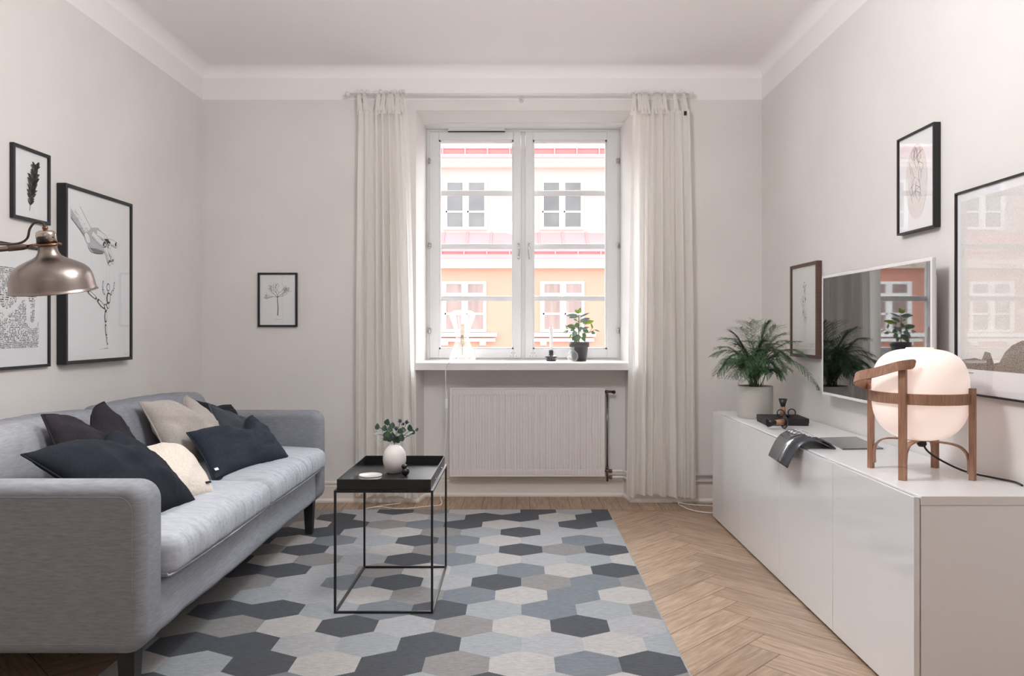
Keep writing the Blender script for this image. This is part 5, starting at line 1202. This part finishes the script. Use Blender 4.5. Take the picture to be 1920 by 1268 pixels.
st = [((392, 228), (380, 180), (310, 145)), ((392, 228), (370, 170), (350, 115)), ((393, 228), (385, 180), (380, 130)), ((393, 228), (410, 170), (423, 110)), ((394, 228), (430, 180), (458, 118)), ((394, 228), (440, 190), (485, 150)), ((394, 228), (450, 200), (510, 158)), ((392, 228), (360, 195), (310, 182)), ((393, 228), (400, 190), (403, 152)), ((393, 228), (430, 190), (470, 192))]
for q, s_ in enumerate(st): MB().tube(spline([(0, 0, -.01)] + [vz(p[0], p[1], (q % 3 - 1) * .02 * i) for i, p in enumerate(s_)], 5), .0013, 6).obj('stem', m_euc, bq)
rn = random.Random(9)
for (px, py, r_) in [(308, 142, 17), (338, 150, 18), (352, 118, 18), (380, 136, 18), (355, 185, 22), (385, 195, 24), (430, 200, 22), (420, 165, 16), (483, 148, 18), (487, 170, 17), (510, 158, 10), (440, 160, 16), (370, 205, 20), (405, 210, 20), (366, 160, 16), (345, 205, 14)]:
    mb = MB(); a = vz(px + rn.uniform(-4, 4), py + r_ * .9, rn.uniform(-.03, .03)); b_ = a + Vector((rn.uniform(-.01, .01), rn.uniform(-.01, .01), r_ * 1.9 / 2.817 * 3.47 / F)); leaf(mb, a, b_, r_ * 1.9 / 2.817 * 3.47 / F, (rn.uniform(-.6, .6), -1, rn.uniform(0, .6)), .08); mb.obj('leaf', m_euc, bq, recalc=False)
for (px, py, ang) in [(312, 182, 170), (336, 208, 200), (468, 190, 20), (322, 175, 185), (470, 178, 35)]:
    mb = MB(); a = vz(px, py, 0); b_ = a + Vector((math.cos(R(ang)) * .026, 0, math.sin(R(ang)) * .012)); leaf(mb, a, b_, .014, (0, -.6, .8), .05); mb.obj('pale_leaf', m_eucl, bq, recalc=False)
for (px, py, r_) in [(423, 112, 11), (458, 118, 11), (403, 152, 12), (385, 198, 11), (440, 128, 8)]:
    mb = MB(); c = vz(px, py, -.02); rr2 = r_ / 2.817 * 3.47 / F; mb.sphere(c, rr2 * .75, 12, 0, (1, 1, 1.25))
    for q in range(26):
        a = rn.uniform(0, 6.28); el = rn.uniform(-.5, 1.1); d = Vector((math.cos(a) * math.cos(el), math.sin(a) * math.cos(el), math.sin(el))); L2 = rr2 * rn.uniform(1.1, 2.1); s_ = d.orthogonal().normalized() * rr2 * .14; s3 = d.cross(s_).normalized() * rr2 * .14
        mb.add([c + s_, c - s_ * .5 + s3, c - s_ * .5 - s3, c + d * L2], [(0, 1, 3), (1, 2, 3), (2, 0, 3)], 0)
    mb.obj('thistle_head', m_thistle, bq)
for q in range(2):
    t = thing('porcelain_coaster', ('lower' if q == 0 else 'upper') + ' white round coaster in the pair stacked on the black tray', 'coaster', (-.638 + q * .001, 3.33, tz + q * .0095), group='stacked white coasters')
    MB().lathe([(0, 0), (.043, 0), (.0485, .002), (.0495, .0085), (.047, .009), (.045, .0055), (0, .005)], 48).obj('disc', m_porc, t)
fg = thing('black_bird_figure', 'small rounded black figurine beside the white vase on the tray', 'figurine', (-.497, 3.40, tz))
MB().sphere((0, 0, .018), .018, 20, 0, (1, 1, 1)).obj('body', m_black, fg); MB().sphere((-.005, 0, .040), .0115, 16, 0, (1.1, 1, .9)).obj('head', m_black, fg)

# ================================================================ white cable on the right
mb = MB(); zc = .004
mb.tube(spline([(1.03, 5.09, .10), (1.05, 5.07, zc), (1.06, 5.0, zc), (1.09, 4.9, zc), (1.16, 4.83, zc), (1.22, 4.82, zc), (1.30, 4.86, zc)], 8), .0035, 8)
mb.tube(spline([(1.02, 5.10, .012), (1.1, 5.06, zc), (1.2, 5.02, zc), (1.34, 5.0, zc)], 6), .003, 8)
tag(mb.obj('power_cable', m_cable), 'white power cable curving over the parquet beside the sideboard', 'cable')
